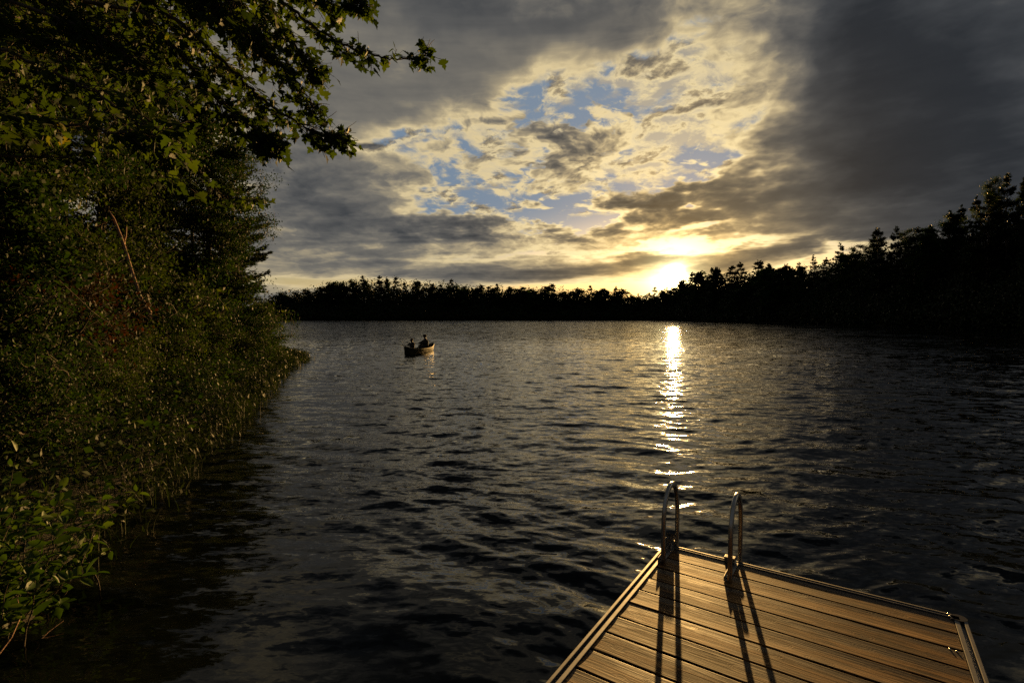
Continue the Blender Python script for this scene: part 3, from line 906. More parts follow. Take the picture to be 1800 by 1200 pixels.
class Geo:
    def __init__(s): s.v, s.f, s.a, s.n = [], {}, [], 0
    def add(s, v, faces, a=None):
        for f in (faces if isinstance(faces, list) else [faces]):
            s.f.setdefault(f.shape[1], []).append(f + s.n)
        s.v.append(v); s.n += len(v); s.a.append(np.zeros(len(v)) if a is None else a)
    def mesh(s, name, mat, smooth=False):
        me = np_mesh(name, np.concatenate(s.v), [np.concatenate(x) for x in s.f.values()], [mat], smooth)
        if len(me.vertices) == s.n:
            at = me.attributes.new('leaf', 'FLOAT', 'POINT'); at.data.foreach_set('value', np.concatenate(s.a).astype(np.float32))
        return me


def wander(p0, d0, length, n, g, bend=.18, up=0.0):
    p = [np.array(p0, float)]; d = unit(np.array(d0, float)); st = length / n
    for _ in range(n):
        d = unit(d + g.normal(0, bend, 3) + np.array([0, 0, up])); p.append(p[-1] + d * st)
    return np.array(p)


def broadleaf(seed, H=14.0, R=3.0, low=.12, n_limb=34, leaf=.11, n_leaf=34000, stems=1, flat=.55, mat=None, top=1.0):
    g = np.random.default_rng(seed); W = Geo(); Lf = Geo()
    tips = []
    for s in range(stems):
        lean = g.normal(0, .04 if stems == 1 else .22, 2)
        tr = wander((g.normal(0, .12 * (stems > 1)), g.normal(0, .12 * (stems > 1)), -.4), (lean[0], lean[1], 1), H * .97 + .4, 14, g, .05, .02)
        r = np.linspace(.017 * H / max(1, stems ** .6), .02, 15) ** 1.0
        W.add(*tube(tr, r, 9))
        for i in range(n_limb // stems):
            h = low + (1 - low) * (i + g.random()) / (n_limb // stems)
            k = h * 14; p = tr[int(min(k, 13))] * (1 - k % 1) + tr[int(min(k, 13)) + 1] * (k % 1)
            env = R * top * (math.sin(math.pi * min(1, (h - low) / (1 - low) * .80 + .16)) ** .75) * g.uniform(.6, 1.15)
            az = g.uniform(0, 2 * np.pi)
            br = wander(p, (math.cos(az), math.sin(az), .45), max(env, .5), 7, g, .16, .01)
            W.add(*tube(br, np.linspace(.05 * (1.15 - h) + .012, .006, 8), 5))
            for q in range(2, 8):
                for _ in range(3):
                    tw = wander(br[q], unit(g.normal(size=3) * np.array([1, 1, .5]) + .5 * (br[-1] - br[0]) / max(env, .5)), env * .30 * g.uniform(.5, 1.2) + .15, 3, g, .25, -.02)
                    W.add(*tube(tw, np.linspace(.010, .003, 4), 3)); tips.append(tw[1]); tips.append(tw[-1])
    tips = np.array(tips)[g.random(len(tips)) < .62]; per = max(1, n_leaf // len(tips))
    sz = g.uniform(.5, 1.3, len(tips))
    C = np.repeat(tips, per, 0) + g.normal(size=(len(tips) * per, 3)) * (np.repeat(sz, per)[:, None] * np.array([.25, .25, .25 * flat]) * (R / 3) ** .5)
    Lf.add(*leaf_polys(C, leaf, T_DIA, F_DIA, g=g, droop=.3, tilt=.5))
    return W.mesh('trunk', M_BARK, True), Lf.mesh('crown', mat or M_LEAF)


def hemlock(seed, H=14.0, R=2.6, n_br=150, leaf=.16, per=230, low=.06, tier=False, up=.12):
    """needle tree: flat drooping sprays on near-horizontal branches; tier=True groups them as a white pine does"""
    g = np.random.default_rng(seed); W = Geo(); Lf = Geo()
    tr = wander((0, 0, -.5), (g.normal(0, .02), g.normal(0, .02), 1), H + .5, 12, g, .02, .03)
    W.add(*tube(tr, np.linspace(.016 * H, .015, 13), 8))
    tiers = np.concatenate([np.linspace(low, .97, max(10, int(H * .62))) + g.normal(0, .012, max(10, int(H * .62)))]) if tier else None
    for i in range(n_br):
        h = (g.choice(tiers) + g.normal(0, .007) if i % 3 else g.uniform(low, .99)) if tier else low + (1 - low) * ((i + g.random()) / n_br) ** .95
        h = min(max(h, low), .992); k = h * 12
        p = tr[int(min(k, 11))] * (1 - k % 1) + tr[int(min(k, 11)) + 1] * (k % 1)
        Lb = R * ((1 - h) ** .62 + .05) * g.uniform(.45, 1.12) * (1.0 if h > .25 else (.5 + 2 * h))
        az = g.uniform(0, 2 * np.pi)
        br = wander(p, (math.cos(az), math.sin(az), up), Lb, 6, g, .07, .035 if tier else -.03)
        W.add(*tube(br, np.linspace(.012 + .02 * (1 - h), .004, 7), 4))
        m = int(per * (Lb / R) ** 1.1) + (16 if not tier else per // 3)
        t = g.uniform(.22, 1.02, m); idx = np.clip((t * 6).astype(int), 0, 5); fr = (t * 6 - idx)[:, None]
        base = br[idx] * (1 - fr) + br[np.clip(idx + 1, 0, 6)] * fr
        side = np.array([-math.sin(az), math.cos(az), 0]); s = g.uniform(-1, 1, m)
        wd = Lb * .34 * (1.05 - t)
        C = base + side * (s * wd)[:, None] + np.c_[np.zeros((m, 2)), g.normal(0, .035 * (2.2 if tier else 1), m) - np.abs(s) * .05]
        ax = unit(np.array([math.cos(az), math.sin(az), 0]) + side * (s * .9)[:, None] + g.normal(0, .25, (m, 3)) + np.array([0, 0, .25 if tier else -.18]))
        Lf.add(*leaf_polys(C, leaf, [(0, 0, 0), (.5, .16, 0), (1, 0, 0), (.5, -.16, 0)], F_DIA, g=g, axis=ax, tilt=.5))
    C = tr[-1] - np.c_[np.zeros((60, 2)), g.uniform(-.02, .07, 60) * H] + g.normal(0, .03 * R, (60, 3))
    Lf.add(*leaf_polys(C, leaf, T_DIA, F_DIA, g=g, axis=g.normal(size=(60, 3)) * [1, 1, .5] + [0, 0, .8]))
    return W.mesh('trunk', M_BARK, True), Lf.mesh('crown', M_NEEDLE)


def place(name, meshes, x, y, s=1.0, rz=0.0, label='', cat='tree', group=None, z=None, parts=('trunk', 'crown'), sxy=1.0, lean=0.0):
    t = empty(name, (x, y, ground_z(x, y) - .05 if z is None else z), rz, label, cat, group)
    t.scale = (s * sxy, s * sxy, s); t.rotation_euler = (lean, 0, rz)
    for n, me in zip(parts, meshes): mesh_obj(n, me, t)
    return t


ORD = 'zeroth first second third fourth fifth sixth seventh eighth ninth tenth eleventh twelfth thirteenth fourteenth fifteenth sixteenth seventeenth eighteenth nineteenth twentieth'.split()
def ordinal(n): return ORD[n] if n <= 20 else {2: 'twenty', 3: 'thirty', 4: 'forty', 5: 'fifty'}[n // 10] + ('-' + ORD[n % 10] if n % 10 else 'th').replace('tyth', 'tieth')


# ---- far shore and the ridge that climbs beside the sun: every tree that stands out of the skyline
def fill_top(px):
    xs = [440, 475, 520, 560, 600, 640, 690, 730, 780, 850, 905, 960, 1030, 1085, 1110, 1150, 1185, 1215, 1280, 1380, 1430, 1500, 1560, 1600, 1640, 1680, 1740, 1800, 1900]
    ys = [545, 520, 513, 504, 497, 491, 491, 497, 500, 505, 508, 511, 513, 514, 527, 519, 508, 491, 481, 475, 468, 448, 430, 417, 408, 390, 372, 345, 320]
    return float(np.interp(px, xs, ys))


def build_far_trees():
    near_p = [hemlock(50 + i, 20, 5.0 if i % 2 else 4.2, 150, .50, 120, .15, True, .16) for i in range(4)]
    far_p = [hemlock(70 + i, 20, (5.2, 4.4, 5.8, 3.8, 5.0)[i], 130, .70, 95, .12, True, .14) for i in range(5)]
    far_b = [broadleaf(90 + i, 16, 4.6, .15, 22, .75, 2600, flat=.7) for i in range(3)]
    crest = [(488, 515, 'b'), (509, 519, 'b'), (526, 515, 'b'), (546, 510, 'b'), (560, 506, 'b'), (572, 499, 'p'), (584, 503, 'b'), (598, 497, 'b'), (612, 497, 'b'), (627, 494, 'p'), (640, 486, 'p'), (652, 491, 'b'), (667, 487, 'p'), (680, 492, 'p'),
             (697, 489, 'p'), (711, 497, 'p'), (726, 492, 'p'), (739, 496, 'p'), (752, 502, 'b'), (762, 500, 'p'), (774, 502, 'p'), (786, 503, 'b'), (797.5, 492, 'p'), (810, 503, 'b'), (823, 504, 'p'), (835, 505, 'b'), (847, 502, 'p'), (860, 505, 'p'),
             (873, 500, 'p'), (882, 506, 'b'), (891, 503, 'p'), (907.5, 506, 'p'), (921, 511, 'b'), (935, 508, 'p'), (946, 509, 'p'), (957, 501, 'p'), (966, 507, 'p'), (975, 506, 'p'), (992, 514, 'b'), (1010, 508, 'p'), (1024, 512, 'p'), (1038, 503, 'p'), (1048, 509, 'p'),
             (1060, 508, 'p'), (1069, 510, 'b'), (1078, 505, 'p'), (1093, 508, 'p'), (1104, 519, 'b'), (1118, 526, 'p'), (1130, 522, 'b'), (1140, 516, 'p'), (1150, 506, 'p'), (1161, 512, 'b'), (1172, 508, 'b'), (1192, 503, 'b')]
    ridge = [(1206, 494, 'b'), (1218, 481, 'p'), (1230, 483, 'p'), (1240, 480, 'b'), (1250, 474, 'p'), (1262, 476, 'p'), (1272, 472, 'p'), (1288, 470, 'p'), (1302, 464, 'p'), (1316, 472, 'b'), (1332, 461, 'p'), (1346, 470, 'p'), (1364, 466, 'p'), (1374, 470, 'b'), (1384, 468, 'p'),
             (1398, 469, 'b'), (1410, 462, 'p'), (1422, 464, 'b'), (1434, 450, 'p'), (1454, 456, 'p'), (1474, 431, 'p'), (1490, 446, 'b'), (1504, 436, 'p'), (1520, 438, 'b'), (1534, 428, 'b'), (1548, 405, 'p'), (1574, 402, 'p'), (1590, 414, 'b'), (1608, 404, 'p'), (1622, 411, 'b'), (1634, 400, 'p'),
             (1652, 392, 'b'), (1668, 376, 'p'), (1684, 366, 'p'), (1700, 366, 'b'), (1720, 351, 'p'), (1744, 342, 'p'), (1760, 330, 'b'), (1778, 310, 'p'), (1797, 314, 'p'), (1822, 300, 'p'), (1850, 290, 'p')]
    g = np.random.default_rng(8)
    n_l = n_r = 0
    sel_special = {797.5: 'tallest pointed pine alone above the flat part of the far treeline', 640: 'topmost pine on the hump of the far shore hill', 1474: 'lone tiered pine standing clear above the ridge just past its low part',
                   1548: 'denser of the twin pines where the ridge begins to climb steeply', 1574: 'looser of the twin pines, its top bent, on the climbing ridge', 1778: 'tallest full pine where the ridge meets the edge of the photo',
                   1797: 'tall pine close behind the tallest one at the edge of the photo'}
    for lst, side in ((crest, 0), (ridge, 1)):
        seq = lst if side else lst[::-1]
        for px, py, kd in seq:
            if side == 0 and kd == 'p' and px not in sel_special and g.random() < .30: kd = 'b'
            D = shore_depth(px) + (g.uniform(6, 26) if px > 1215 else g.uniform(10, 40))
            top = at_y(px, py, D); gz = ground_z(top.x, D); h = top.z - gz
            near = px > 1400
            if kd == 'p': me = (near_p if near else far_p)[int(g.integers(0, 4 if near else 5))]; hh, nm = 20.0, 'pine_tree'
            else: me = far_b[int(g.integers(0, 3))]; hh, nm = 16.0, 'broadleaf_tree'
            if near and kd == 'b': me = NEAR_B[int(g.integers(0, 2))]; hh = 14.0
            s = max(h, 6) / hh * 1.01
            if side: n_r += 1; lab = f"dark {'pine' if kd == 'p' else 'rounded treetop'} on the climbing ridge, {ordinal(n_r)} from the sun going up"
            else: n_l += 1; lab = f"dark {'pine' if kd == 'p' else 'rounded treetop'} on the far skyline, {ordinal(n_l)} from the sun towards the canoe side"
            lab = sel_special.get(px, lab)
            wid = (min(1.25, 34 / max(h, 1)) if not near else min(1.0, 22 / max(h, 1))) * g.uniform(.75, 1.35)
            place(nm, me, top.x, D, s, g.uniform(0, 6.28), lab, 'tree', 'trees of the ridge beside the sun' if side else 'trees of the far shore skyline', z=gz - .3, sxy=wid if kd == 'p' else wid * 1.25, lean=g.normal(0, .03))
    # the wood below the skyline reads as one mass
    G = Geo(); cs = []
    for px in np.concatenate([np.arange(430, 1240, 5.0), np.arange(1240, 1500, 7.0), np.arange(1500, 1960, 11.0)]):
        for row in range(7):
            D = shore_depth(px) + row * (4 if px > 1215 else 6) + g.uniform(-2, 2)
            y_top = 560 + (fill_top(px) - 5 - 560) * (row + 1.4) / 7.9 + g.normal(0, 2.2)
            p = at_y(px + g.normal(0, 3), y_top, D); gz = ground_z(p.x, D)
            cs.append((p.x, D, gz, max(p.z - gz, 2.0)))
    for x, y, z0, h in cs:
        sc_ = np.interp(y, [90, 200, 500], [.55, .9, 2.0]); n = int(np.interp(y, [90, 200, 500], [700, 420, 170]))
        u = unit(g.normal(size=(n, 3))) * (g.random((n, 1)) ** .33)
        rad = np.array([np.interp(y, [90, 500], [2.8, 7]), np.interp(y, [90, 500], [2.6, 6]), h / 2 * 1.15])
        C = np.array([x, y, z0 + h / 2]) + u * rad
        C[:, :2] += g.normal(0, .5, (n, 2))
        v, f, a = leaf_polys(C, sc_, T_DIA, F_DIA, g=g, tilt=1.2); G.add(v, f, a)
    o = mesh_obj('distant_forest', G.mesh('distant_forest', M_NEEDLE)); tag(o, 'near-black wooded slopes round the far side of the lake', kind='stuff')


# ---- the wooded bank
BL = [broadleaf(21, 14, 3.0, .10, 40, .125, 42000), broadleaf(22, 15, 3.4, .06, 42, .115, 46000, mat=M_OLIVE), broadleaf(23, 13, 2.7, .12, 36, .13, 36000)]
NEAR_B = BL[:2]
HM = [hemlock(31, 14, 2.8, 190, .22, 210), hemlock(32, 13, 2.5, 170, .22, 200)]
PINE = hemlock(33, 15, 3.0, 120, .26, 260, .25, True, .2)
SH = [broadleaf(41, 2.4, 1.5, .04, 36, .085, 15000, 6, .7, mat=M_OLIVE), broadleaf(42, 2.0, 1.3, .04, 36, .07, 14000, 7, .7)]
SHR = broadleaf(43, 2.6, 1.5, .04, 32, .08, 9000, 5, .6, mat=M_RED)


def build_bank_trees():
    g = np.random.default_rng(77)
    GR = 'trees crowding the wooded bank'
    X = lambda px, y: (px - 900) / 900 * y
    rows = [  # px at the foot, distance, height, kind, label
        (425, 30.5, 11.2, 'h0', 'dark hemlock with layered sprays forming the outer edge of the bank by the sky'),
        (398, 28.5, 13.0, 'b0', 'tall leafy tree next to the outermost hemlock on the bank'),
        (410, 34.0, 14.6, 'p', 'dark pine whose tufted top shows beneath the overhanging maple branches'),
        (352, 27.0, 14.2, 'b1', 'second leafy tree in from the outer edge of the bank'),
        (300, 28.0, 15.0, 'h1', 'hemlock standing behind the leaning dead stem'),
        (262, 23.0, 13.6, 'b2', 'thin tree with a straight dark trunk beside the leaning dead stem'),
        (205, 26.0, 16.5, 'b0', 'tall leafy tree right behind the leaning dead stem on its inland side'),
        (160, 20.5, 15.0, 'b1', 'leafy tree rising behind the rusty red shrub'),
        (80, 21.0, 16.0, 'h0', 'deeply shaded hemlock inland of the rusty red shrub'),
        (20, 17.5, 15.0, 'b2', 'leafy tree behind the pale-green bank shrub at the photo edge'),
        (-70, 16.0, 15.5, 'b0', 'leafy tree mostly cut off by the photo edge, above the green bank shrub'),
        (350, 38.0, 15.5, 'h0', 'hemlock in the back row behind the second leafy tree'),
        (240, 35.0, 17.5, 'b1', 'back-row leafy tree seen between the straight trunk and the dead stem'),
        (110, 31.0, 18.0, 'b0', 'back-row leafy tree over the rusty red shrub'),
        (0, 27.0, 18.0, 'p', 'back-row pine darkening the upper corner of the photo'),
        (-130, 24.0, 18.0, 'b1', 'back-row leafy tree just beyond the photo edge'),
        (60, 12.0, 11.0, 'b1', 'nearest slim leafy tree rising behind the reeds, under the maple'),
        (-120, 10.0, 12.0, 'b2', 'near leafy tree at the photo edge, beside the maple'),
    ]
    for px, y, h, k, lab in rows:
        me = {'h': HM, 'b': BL}[k[0]][int(k[1])] if k != 'p' else PINE
        hh = {'h0': 14, 'h1': 13, 'b0': 14, 'b1': 15, 'b2': 13, 'p': 15}[k]
        nm = {'h': 'hemlock_tree', 'b': 'broadleaf_tree', 'p': 'pine_tree'}[k[0]]
        s = h / hh
        place(nm, me, X(px, y), y, s, g.uniform(0, 6.28), lab, 'tree', GR, sxy=min(1.0, 1.0 / s) * (1.0 if px < 420 else .78))
    shr = [(455, 27.5, 1.3, 0, 'low leafy shrub at the tip of the wooded point'), (430, 26.0, 2.1, 1, 'tall leafy shrub at the foot of the outermost hemlock'), (404, 24.5, 1.5, 0, 'shrub over the dark hollow beside the point'),
           (375, 25.0, 2.6, 1, 'broad bushy shrub behind the dark hollow'), (340, 22.0, 2.2, 0, 'leafy shrub on the bank midway to the point'), (300, 21.0, 2.8, 1, 'tall shrub at the foot of the straight dark trunk'),
           (262, 18.0, 2.2, 0, 'dense shrub below the broken foot of the dead stem'), (215, 17.5, 2.7, 1, 'shrub between the red shrub and the dead stem'), (190, 14.5, 2.0, 0, 'shrub beyond the rusty red shrub, behind the reeds'),
           (60, 13.5, 2.9, 1, 'tall shrub inland of the rusty red shrub'), (165, 11.0, 1.1, 0, 'low shrub at the back edge of the reed bed'), (20, 10.5, 2.2, 0, 'yellow-green shrub at the photo edge above the reeds'),
           (-40, 9.0, 2.4, 1, 'bushy shrub cut by the photo edge above the oval-leaved shrub'), (-10, 7.2, 1.5, 1, 'low fine-leaved shrub between the reeds and the oval-leaved shrub'), (445, 29.5, 2.6, 1, 'shrub behind the tip of the point, touching the far water'),
           (-60, 13.0, 4.2, 1, 'tall understorey shrub beneath the near leafy trees'), (200, 20, 4.5, 0, 'tall understorey bush around the dead stem'), (330, 26, 4.6, 1, 'tall understorey bush by the outer leafy trees'), (390, 28.5, 3.8, 0, 'tall understorey bush under the outermost trees')]
    for px, y, h, k, lab in shr:
        hh = (2.4, 2.0)[k]
        place('shrub', SH[k], X(px, y), y, h / hh, g.uniform(0, 6.28), lab, 'shrub', 'shrubs along the bank', parts=('stem', 'foliage'))
    place('shrub', SHR, X(100, 11.8), 11.8, 1.18, 1.0, 'rusty red-leaved shrub among the green on the bank', 'shrub', 'shrubs along the bank', parts=('stem', 'foliage'))
    # leaning dead stem with a broken fork
    p = [at_y(px, py, yy) for px, py, yy in ((262, 548, 17.4), (246, 522, 17.6), (232, 480, 17.9), (222, 445, 18.1), (212, 415, 18.3), (200, 385, 18.6), (192, 372, 18.7))]
    b = Vector(p[0]); b.z = ground_z(b.x, b.y)
    t = empty('dead_tree', b, 0, 'leaning dead stem with pale peeling bark and a broken fork, among dark leaves', 'tree')
    pts = np.array([(0, 0, -.3)] + [tuple(q - b) for q in p]); G = Geo(); G.add(*tube(pts, [.10, .085, .07, .062, .058, .052, .045, .03], 9)); mesh_obj('trunk', G.mesh('trunk', M_PALE, True), t)
    for a, c, r0 in (((200, 385), (170, 398), .022), ((218, 430), (222, 398), .04)):
        A, B = at_y(*a, 18.4) - b, at_y(*c, 18.3) - b
        G = Geo(); G.add(*tube(np.linspace(A, B, 5) + np.array([[0, 0, 0], [0, 0, .03], [.02, 0, 0], [0, .02, .03], [0, 0, 0]]), np.linspace(r0, r0 * .5, 5), 7)); mesh_obj('branch', G.mesh('branch', M_PALE, True), t)


# ---- the overhanging maple close by
def build_maple():
    g = np.random.default_rng(9)
    base = Vector((-6.1, 4.4, 0)); base.z = ground_z(base.x, base.y)
    t = empty('maple_tree', base, 0, 'red maple leaning over the water, its leafy branches hanging across the sky', 'tree')
    W = Geo(); Lf = Geo()
    tr = np.array([(0, 0, -.4), (.1, .05, .8), (.35, .2, 2.2), (.5, .3, 3.6), (.75, .55, 5.0), (.9, .8, 6.4), (1.0, 1.1, 8.0)])
    W.add(*tube(tr, [.17, .15, .13, .115, .10, .08, .05], 12))
    def spine(path, dens, leafs, spread, wood=.020, tw_len=.55, start=0.0):
        """a branch through these (px, py, distance) points; twigs leave it on both sides and carry the leaves"""
        P = np.array([tuple(at_y(px, py, y) - base) for px, py, y in path])
        # smooth curve
        tt = np.linspace(0, len(P) - 1, 10 * (len(P) - 1) + 1); i = np.clip(tt.astype(int), 0, len(P) - 2); f = (tt - i)[:, None]
        m = np.gradient(P, axis=0)
        c = (2 * f**3 - 3 * f**2 + 1) * P[i] + (f**3 - 2 * f**2 + f) * m[i] + (-2 * f**3 + 3 * f**2) * P[i + 1] + (f**3 - f**2) * m[i + 1]
        c += g.normal(0, .008, c.shape)
        k0 = np.argmin(np.linalg.norm(tr - c[0], axis=1)); W.add(*tube(np.array([tr[k0], (tr[k0] * .5 + c[0] * .5) + np.array([0, 0, .12]), c[0]]), [wood * 1.6, wood * 1.3, wood], 6))
        W.add(*tube(c, np.linspace(wood, .0035, len(c)), 6))
        d = unit(np.gradient(c, axis=0)); n = len(c)
        C, A = [], []
        for q in range(int(start * n), n):
            for _ in range(g.poisson(dens)):
                side = unit(np.cross(d[q], g.normal(size=3))); dirn = unit(d[q] * g.uniform(.5, 1.2) + side * g.uniform(.3, 1.0) * spread + np.array([0, 0, -.10]))
                L_ = tw_len * g.uniform(.35, 1.0) * (1.15 - .6 * q / n)
                tw = wander(c[q], dirn, L_, 5, g, .16, -.03); W.add(*tube(tw, np.linspace(.0042, .0016, 6), 4))
                k = max(2, int(leafs * g.uniform(.6, 1.3) * L_ / tw_len))
                for _ in range(k):
                    u = g.uniform(.25, 1.0) * 5; a = int(min(u, 4)); p = tw[a] * (1 - (u - a)) + tw[a + 1] * (u - a)
                    pet = unit(g.normal(size=3) + np.array([0, 0, -.5])) * g.uniform(.03, .065)
                    C.append(p + pet); A.append(unit(pet) * .6 + np.array([0, 0, -.45]) + g.normal(0, .35, 3))
                    W.add(*tube(np.array([p, p + pet * .5 + [0, 0, .006], p + pet]), [.0012, .001, .001], 3))
        if C:
            v, f, a = leaf_polys(np.array(C), .068, T_MAP, F_MAP, g=g, axis=np.array(A), tilt=.75, jit=.38); Lf.add(v, f, a)
    # the two branches that reach furthest across the sky
    spine([(300, -140, 5.2), (420, -60, 5.0), (500, 5, 4.8), (575, 62, 4.7), (640, 92, 4.6), (700, 104, 4.6), (752, 96, 4.6)], 1.5, 6, .45, .020, .30, .30)
    spine([(420, -120, 5.0), (480, -50, 4.8), (540, -10, 4.7), (600, 10, 4.6), (640, 8, 4.6)], 2.0, 7, .7, .014, .34)
    spine([(600, -60, 5.0), (625, -25, 4.9), (650, -8, 4.9)], 1.5, 6, .7, .008, .25)
    spine([(180, -60, 5.4), (290, 20, 5.2), (380, 95, 5.0), (450, 165, 4.9), (520, 215, 4.8), (570, 235, 4.8), (603, 240, 4.8)], 2.6, 7, .7, .022, .42)
    spine([(330, -60, 5.3), (400, 20, 5.1), (460, 90, 5.0), (510, 130, 5.0), (548, 185, 5.0)], 3.0, 7, .8, .016, .42)
    spine([(430, -60, 5.5), (470, 10, 5.3), (510, 70, 5.2), (545, 110, 5.2), (562, 130, 5.2)], 3.0, 7, .8, .016, .38)
    spine([(250, 20, 4.8), (320, 100, 4.7), (380, 170, 4.6), (430, 215, 4.6), (470, 240, 4.6), (490, 248, 4.6)], 2.8, 7, .8, .016, .40)
    # lower, nearer branches with big leaves
    spine([(-120, 180, 3.8), (0, 205, 3.6), (90, 214, 3.5), (180, 232, 3.4), (265, 235, 3.35), (310, 222, 3.3)], 1.6, 6, .8, .014, .34)
    spine([(-60, 60, 3.9), (60, 110, 3.8), (160, 160, 3.7), (240, 215, 3.6), (280, 260, 3.6), (300, 310, 3.6)], 1.9, 6, .9, .014, .40)
    spine([(300, 235, 6.6), (350, 300, 6.5), (385, 340, 6.4), (430, 352, 6.4), (465, 350, 6.4)], 1.2, 6, .5, .010, .30)
    # the body of the crown overhead and inland
    for k in range(30):
        x0 = g.uniform(-260, 330); y0 = g.uniform(-170, 100); dd = g.uniform(4.2, 7.2)
        x1 = x0 + g.uniform(110, 220); y1 = y0 + g.uniform(40, 190)
        if x1 > 480: x1 = 480
        spine([(x0, y0, dd), ((x0 * .6 + x1 * .4), y0 * .7 + y1 * .3, dd - .1), ((x0 * .25 + x1 * .75), y0 * .35 + y1 * .65, dd - .2), (x1, y1, dd - .3)], 2.7, 7, 1.0, .014, .55)
    mesh_obj('trunk', W.mesh('trunk', M_BARK, True), t); mesh_obj('crown', Lf.mesh('crown', M_MAPLE), t)
    print('maple leaves', sum(len(x) for x in Lf.v) // len(T_MAP))


# ---- shrub with oval leaves at the near corner
def build_oval_shrub():
    g = np.random.default_rng(19)
    for bi_, (px, py, lab, seeds) in enumerate(((-75, 1120, 'sunlit shrub with large oval yellow-green leaves hanging over the dark water near the dock', 84), (-230, 1060, 'second oval-leaved shrub, mostly cut off by the photo edge', 50))):
        b = on_z(px, py, .02); t = empty('oval_leaved_shrub', b, 0, lab, 'shrub')
        W = Geo(); Lf = Geo(); C, A = [], []
        for s in range(seeds):
            az = g.uniform(-2.2, 1.6); out = g.uniform(.1, .95)
            p = wander((g.normal(0, .26), g.normal(0, .34), -.1), (math.cos(az) * out, math.sin(az) * out, 1.0), g.uniform(.45, 1.1), 9, g, .10, -.01)
            W.add(*tube(p, np.linspace(.007, .002, 10), 5))
            for q in range(3, 10):
                for _ in range(3):
                    dr = unit(g.normal(size=3) * [1, 1, .5] + [0, 0, .25]); c = p[q] + dr * .02; C.append(c); A.append(dr)
        Lf.add(*leaf_polys(np.array(C), .088, T_OVAL, F_OVAL, g=g, axis=np.array(A), tilt=.45, jit=.35))
        mesh_obj('stem', W.mesh('stem', M_BARK, True), t); mesh_obj('foliage', Lf.mesh('foliage', M_OVAL), t)
    # a few thin dead twigs hanging into the water
    for i, pp in enumerate((((-10, 1160, 3.0), (20, 1120, 3.1), (38, 1080, 3.2), (30, 1050, 3.3)), ((60, 1135, 3.4), (85, 1110, 3.5), (112, 1090, 3.6)))):
        pts = np.array([tuple(at_y(*q)) for q in pp]); G = Geo(); G.add(*tube(pts, np.linspace(.005, .002, len(pts)), 5))
        o = mesh_obj('twig', G.mesh('twig', M_PALE, True)); tag(o, ('bare curved twig below the oval-leaved shrub', 'short bare twig tipping towards the dark water by the oval-leaved shrub')[i], 'twig')


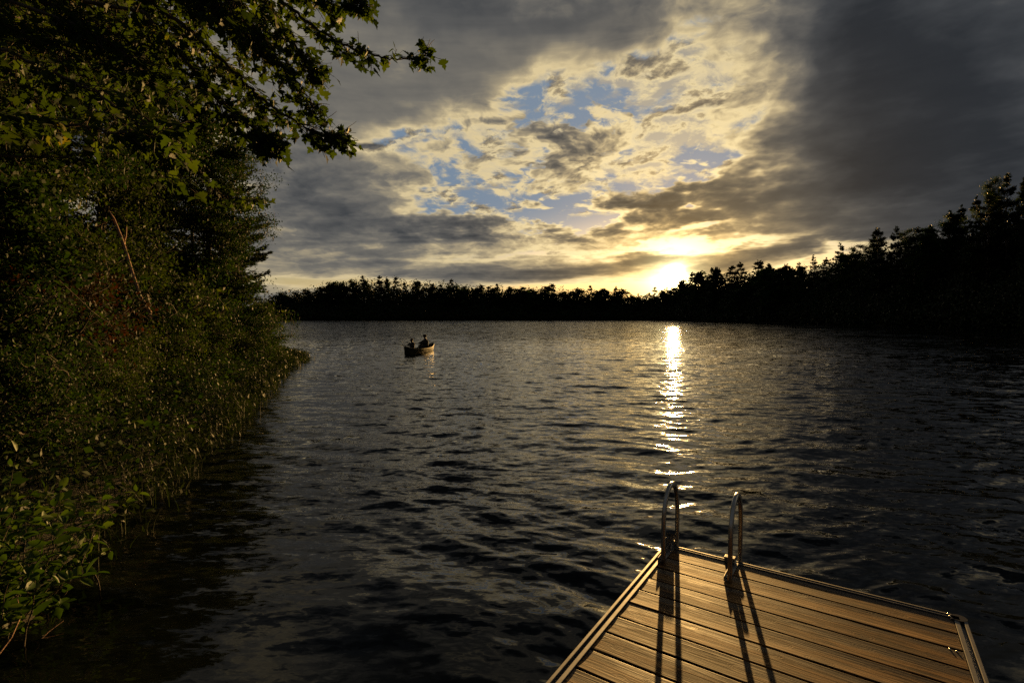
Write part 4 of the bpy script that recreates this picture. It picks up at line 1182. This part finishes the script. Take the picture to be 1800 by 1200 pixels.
# ---- reeds and broad-leaved water plants standing in the shallows
def build_reeds():
    g = np.random.default_rng(29); G = Geo()
    P = np.array(LS[3:14]); seg = np.linalg.norm(np.diff(P, axis=0), axis=1); cum = np.r_[0, np.cumsum(seg)]
    n = 15000
    u = g.random(n) ** .8 * cum[-1]; i = np.clip(np.searchsorted(cum, u) - 1, 0, len(seg) - 1); f = ((u - cum[i]) / seg[i])[:, None]
    base = P[i] * (1 - f) + P[i + 1] * f; dirn = (P[i + 1] - P[i]) / seg[i][:, None]; nrm = np.c_[-dirn[:, 1], dirn[:, 0]]
    dist = np.hypot(*base.T)
    wid = np.interp(dist, [3, 8, 20, 30], [.5, 1.5, 3.2, 3.0])
    off = -g.uniform(-.35, 1.0, n) * wid
    off = -off
    xy = base + nrm * (off)[:, None] + g.normal(0, .15, (n, 2))
    z0 = np.maximum(land_height(xy), -.05)
    clump = .6 + .5 * (wob(xy[:, 0], xy[:, 1], .8, 2) * .4 + .5)
    h = g.uniform(.16, .44, n) * clump * np.clip(1.15 - .6 * np.clip(-off / np.maximum(wid, .1), 0, 1) , .3, 1.2)
    lean = g.normal(0, .28, (n, 2)) * h[:, None]
    sc_ = np.interp(dist, [4, 12, 30], [.6, 1.0, 1.9])
    # stalks/blades: thin folded strips in three segments
    az = g.uniform(0, 6.28, n); side = np.c_[np.cos(az), np.sin(az), np.zeros(n)] * (.0055 * sc_)[:, None]
    lv = []
    for k, tt in enumerate((0, .4, .75, 1.0)):
        c = np.c_[xy + lean * tt ** 1.7, z0 + h * tt * (1 - .12 * tt)]
        wd = (1, .95, .6, .08)[k]; lv += [c - side * wd, c + side * wd]
    Vv = np.stack(lv, 1).reshape(-1, 3); o = (np.arange(n) * 8)[:, None, None]
    Ff = (np.array([[0, 1, 3, 2], [2, 3, 5, 4], [4, 5, 7, 6]])[None] + o).reshape(-1, 4)
    G.add(Vv, Ff, np.repeat(g.random(n) * .9, 8))
    # arrow-shaped leaves at the tops
    m = g.random(n) < .9
    C = np.c_[xy + lean * .8, z0 + h * .85][m]; ds = sc_[m]
    for sdel in range(2):
        ax = g.normal(size=(len(C), 3)) * [1, 1, .6] + [0, 0, .55]
        v, f_, a = leaf_polys(C - [0, 0, .08 * sdel], .10, [(0, 0, 0), (.3, .19, .03), (1, 0, -.04), (.3, -.19, .03)], F_DIA, g=g, axis=ax, tilt=.5)
        G.add((v - np.repeat(C, 4, 0)) * np.repeat(ds, 4)[:, None] ** .6 + np.repeat(C, 4, 0), f_, a)
    o = mesh_obj('water_plants', G.mesh('water_plants', M_REED)); tag(o, 'dense green reeds and arrow-leaved water plants along the dark bank', kind='stuff')
    # low ground cover under the trees
    G = Geo(); n = 42000
    xy = np.c_[g.uniform(-26, -3, n), g.uniform(3, 36, n)]; d = lake_dist(xy); k = (d > -.1) & (d < 7); xy = xy[k]; z = land_height(xy)
    hh = .12 + .5 * g.random(len(xy)) ** 1.5
    v, f_, a = leaf_polys(np.c_[xy, z + hh], .11, T_DIA, F_DIA, g=g, tilt=.7, axis=g.normal(size=(len(xy), 3)) * [1, 1, .4] + [0, 0, .2]); G.add(v, f_, a)
    o = mesh_obj('undergrowth', G.mesh('undergrowth', M_LEAF)); tag(o, 'leafy ground cover on the bank beneath shrubs and trees', kind='stuff')


build_far_trees()
build_bank_trees()
build_maple()
build_oval_shrub()
build_reeds()
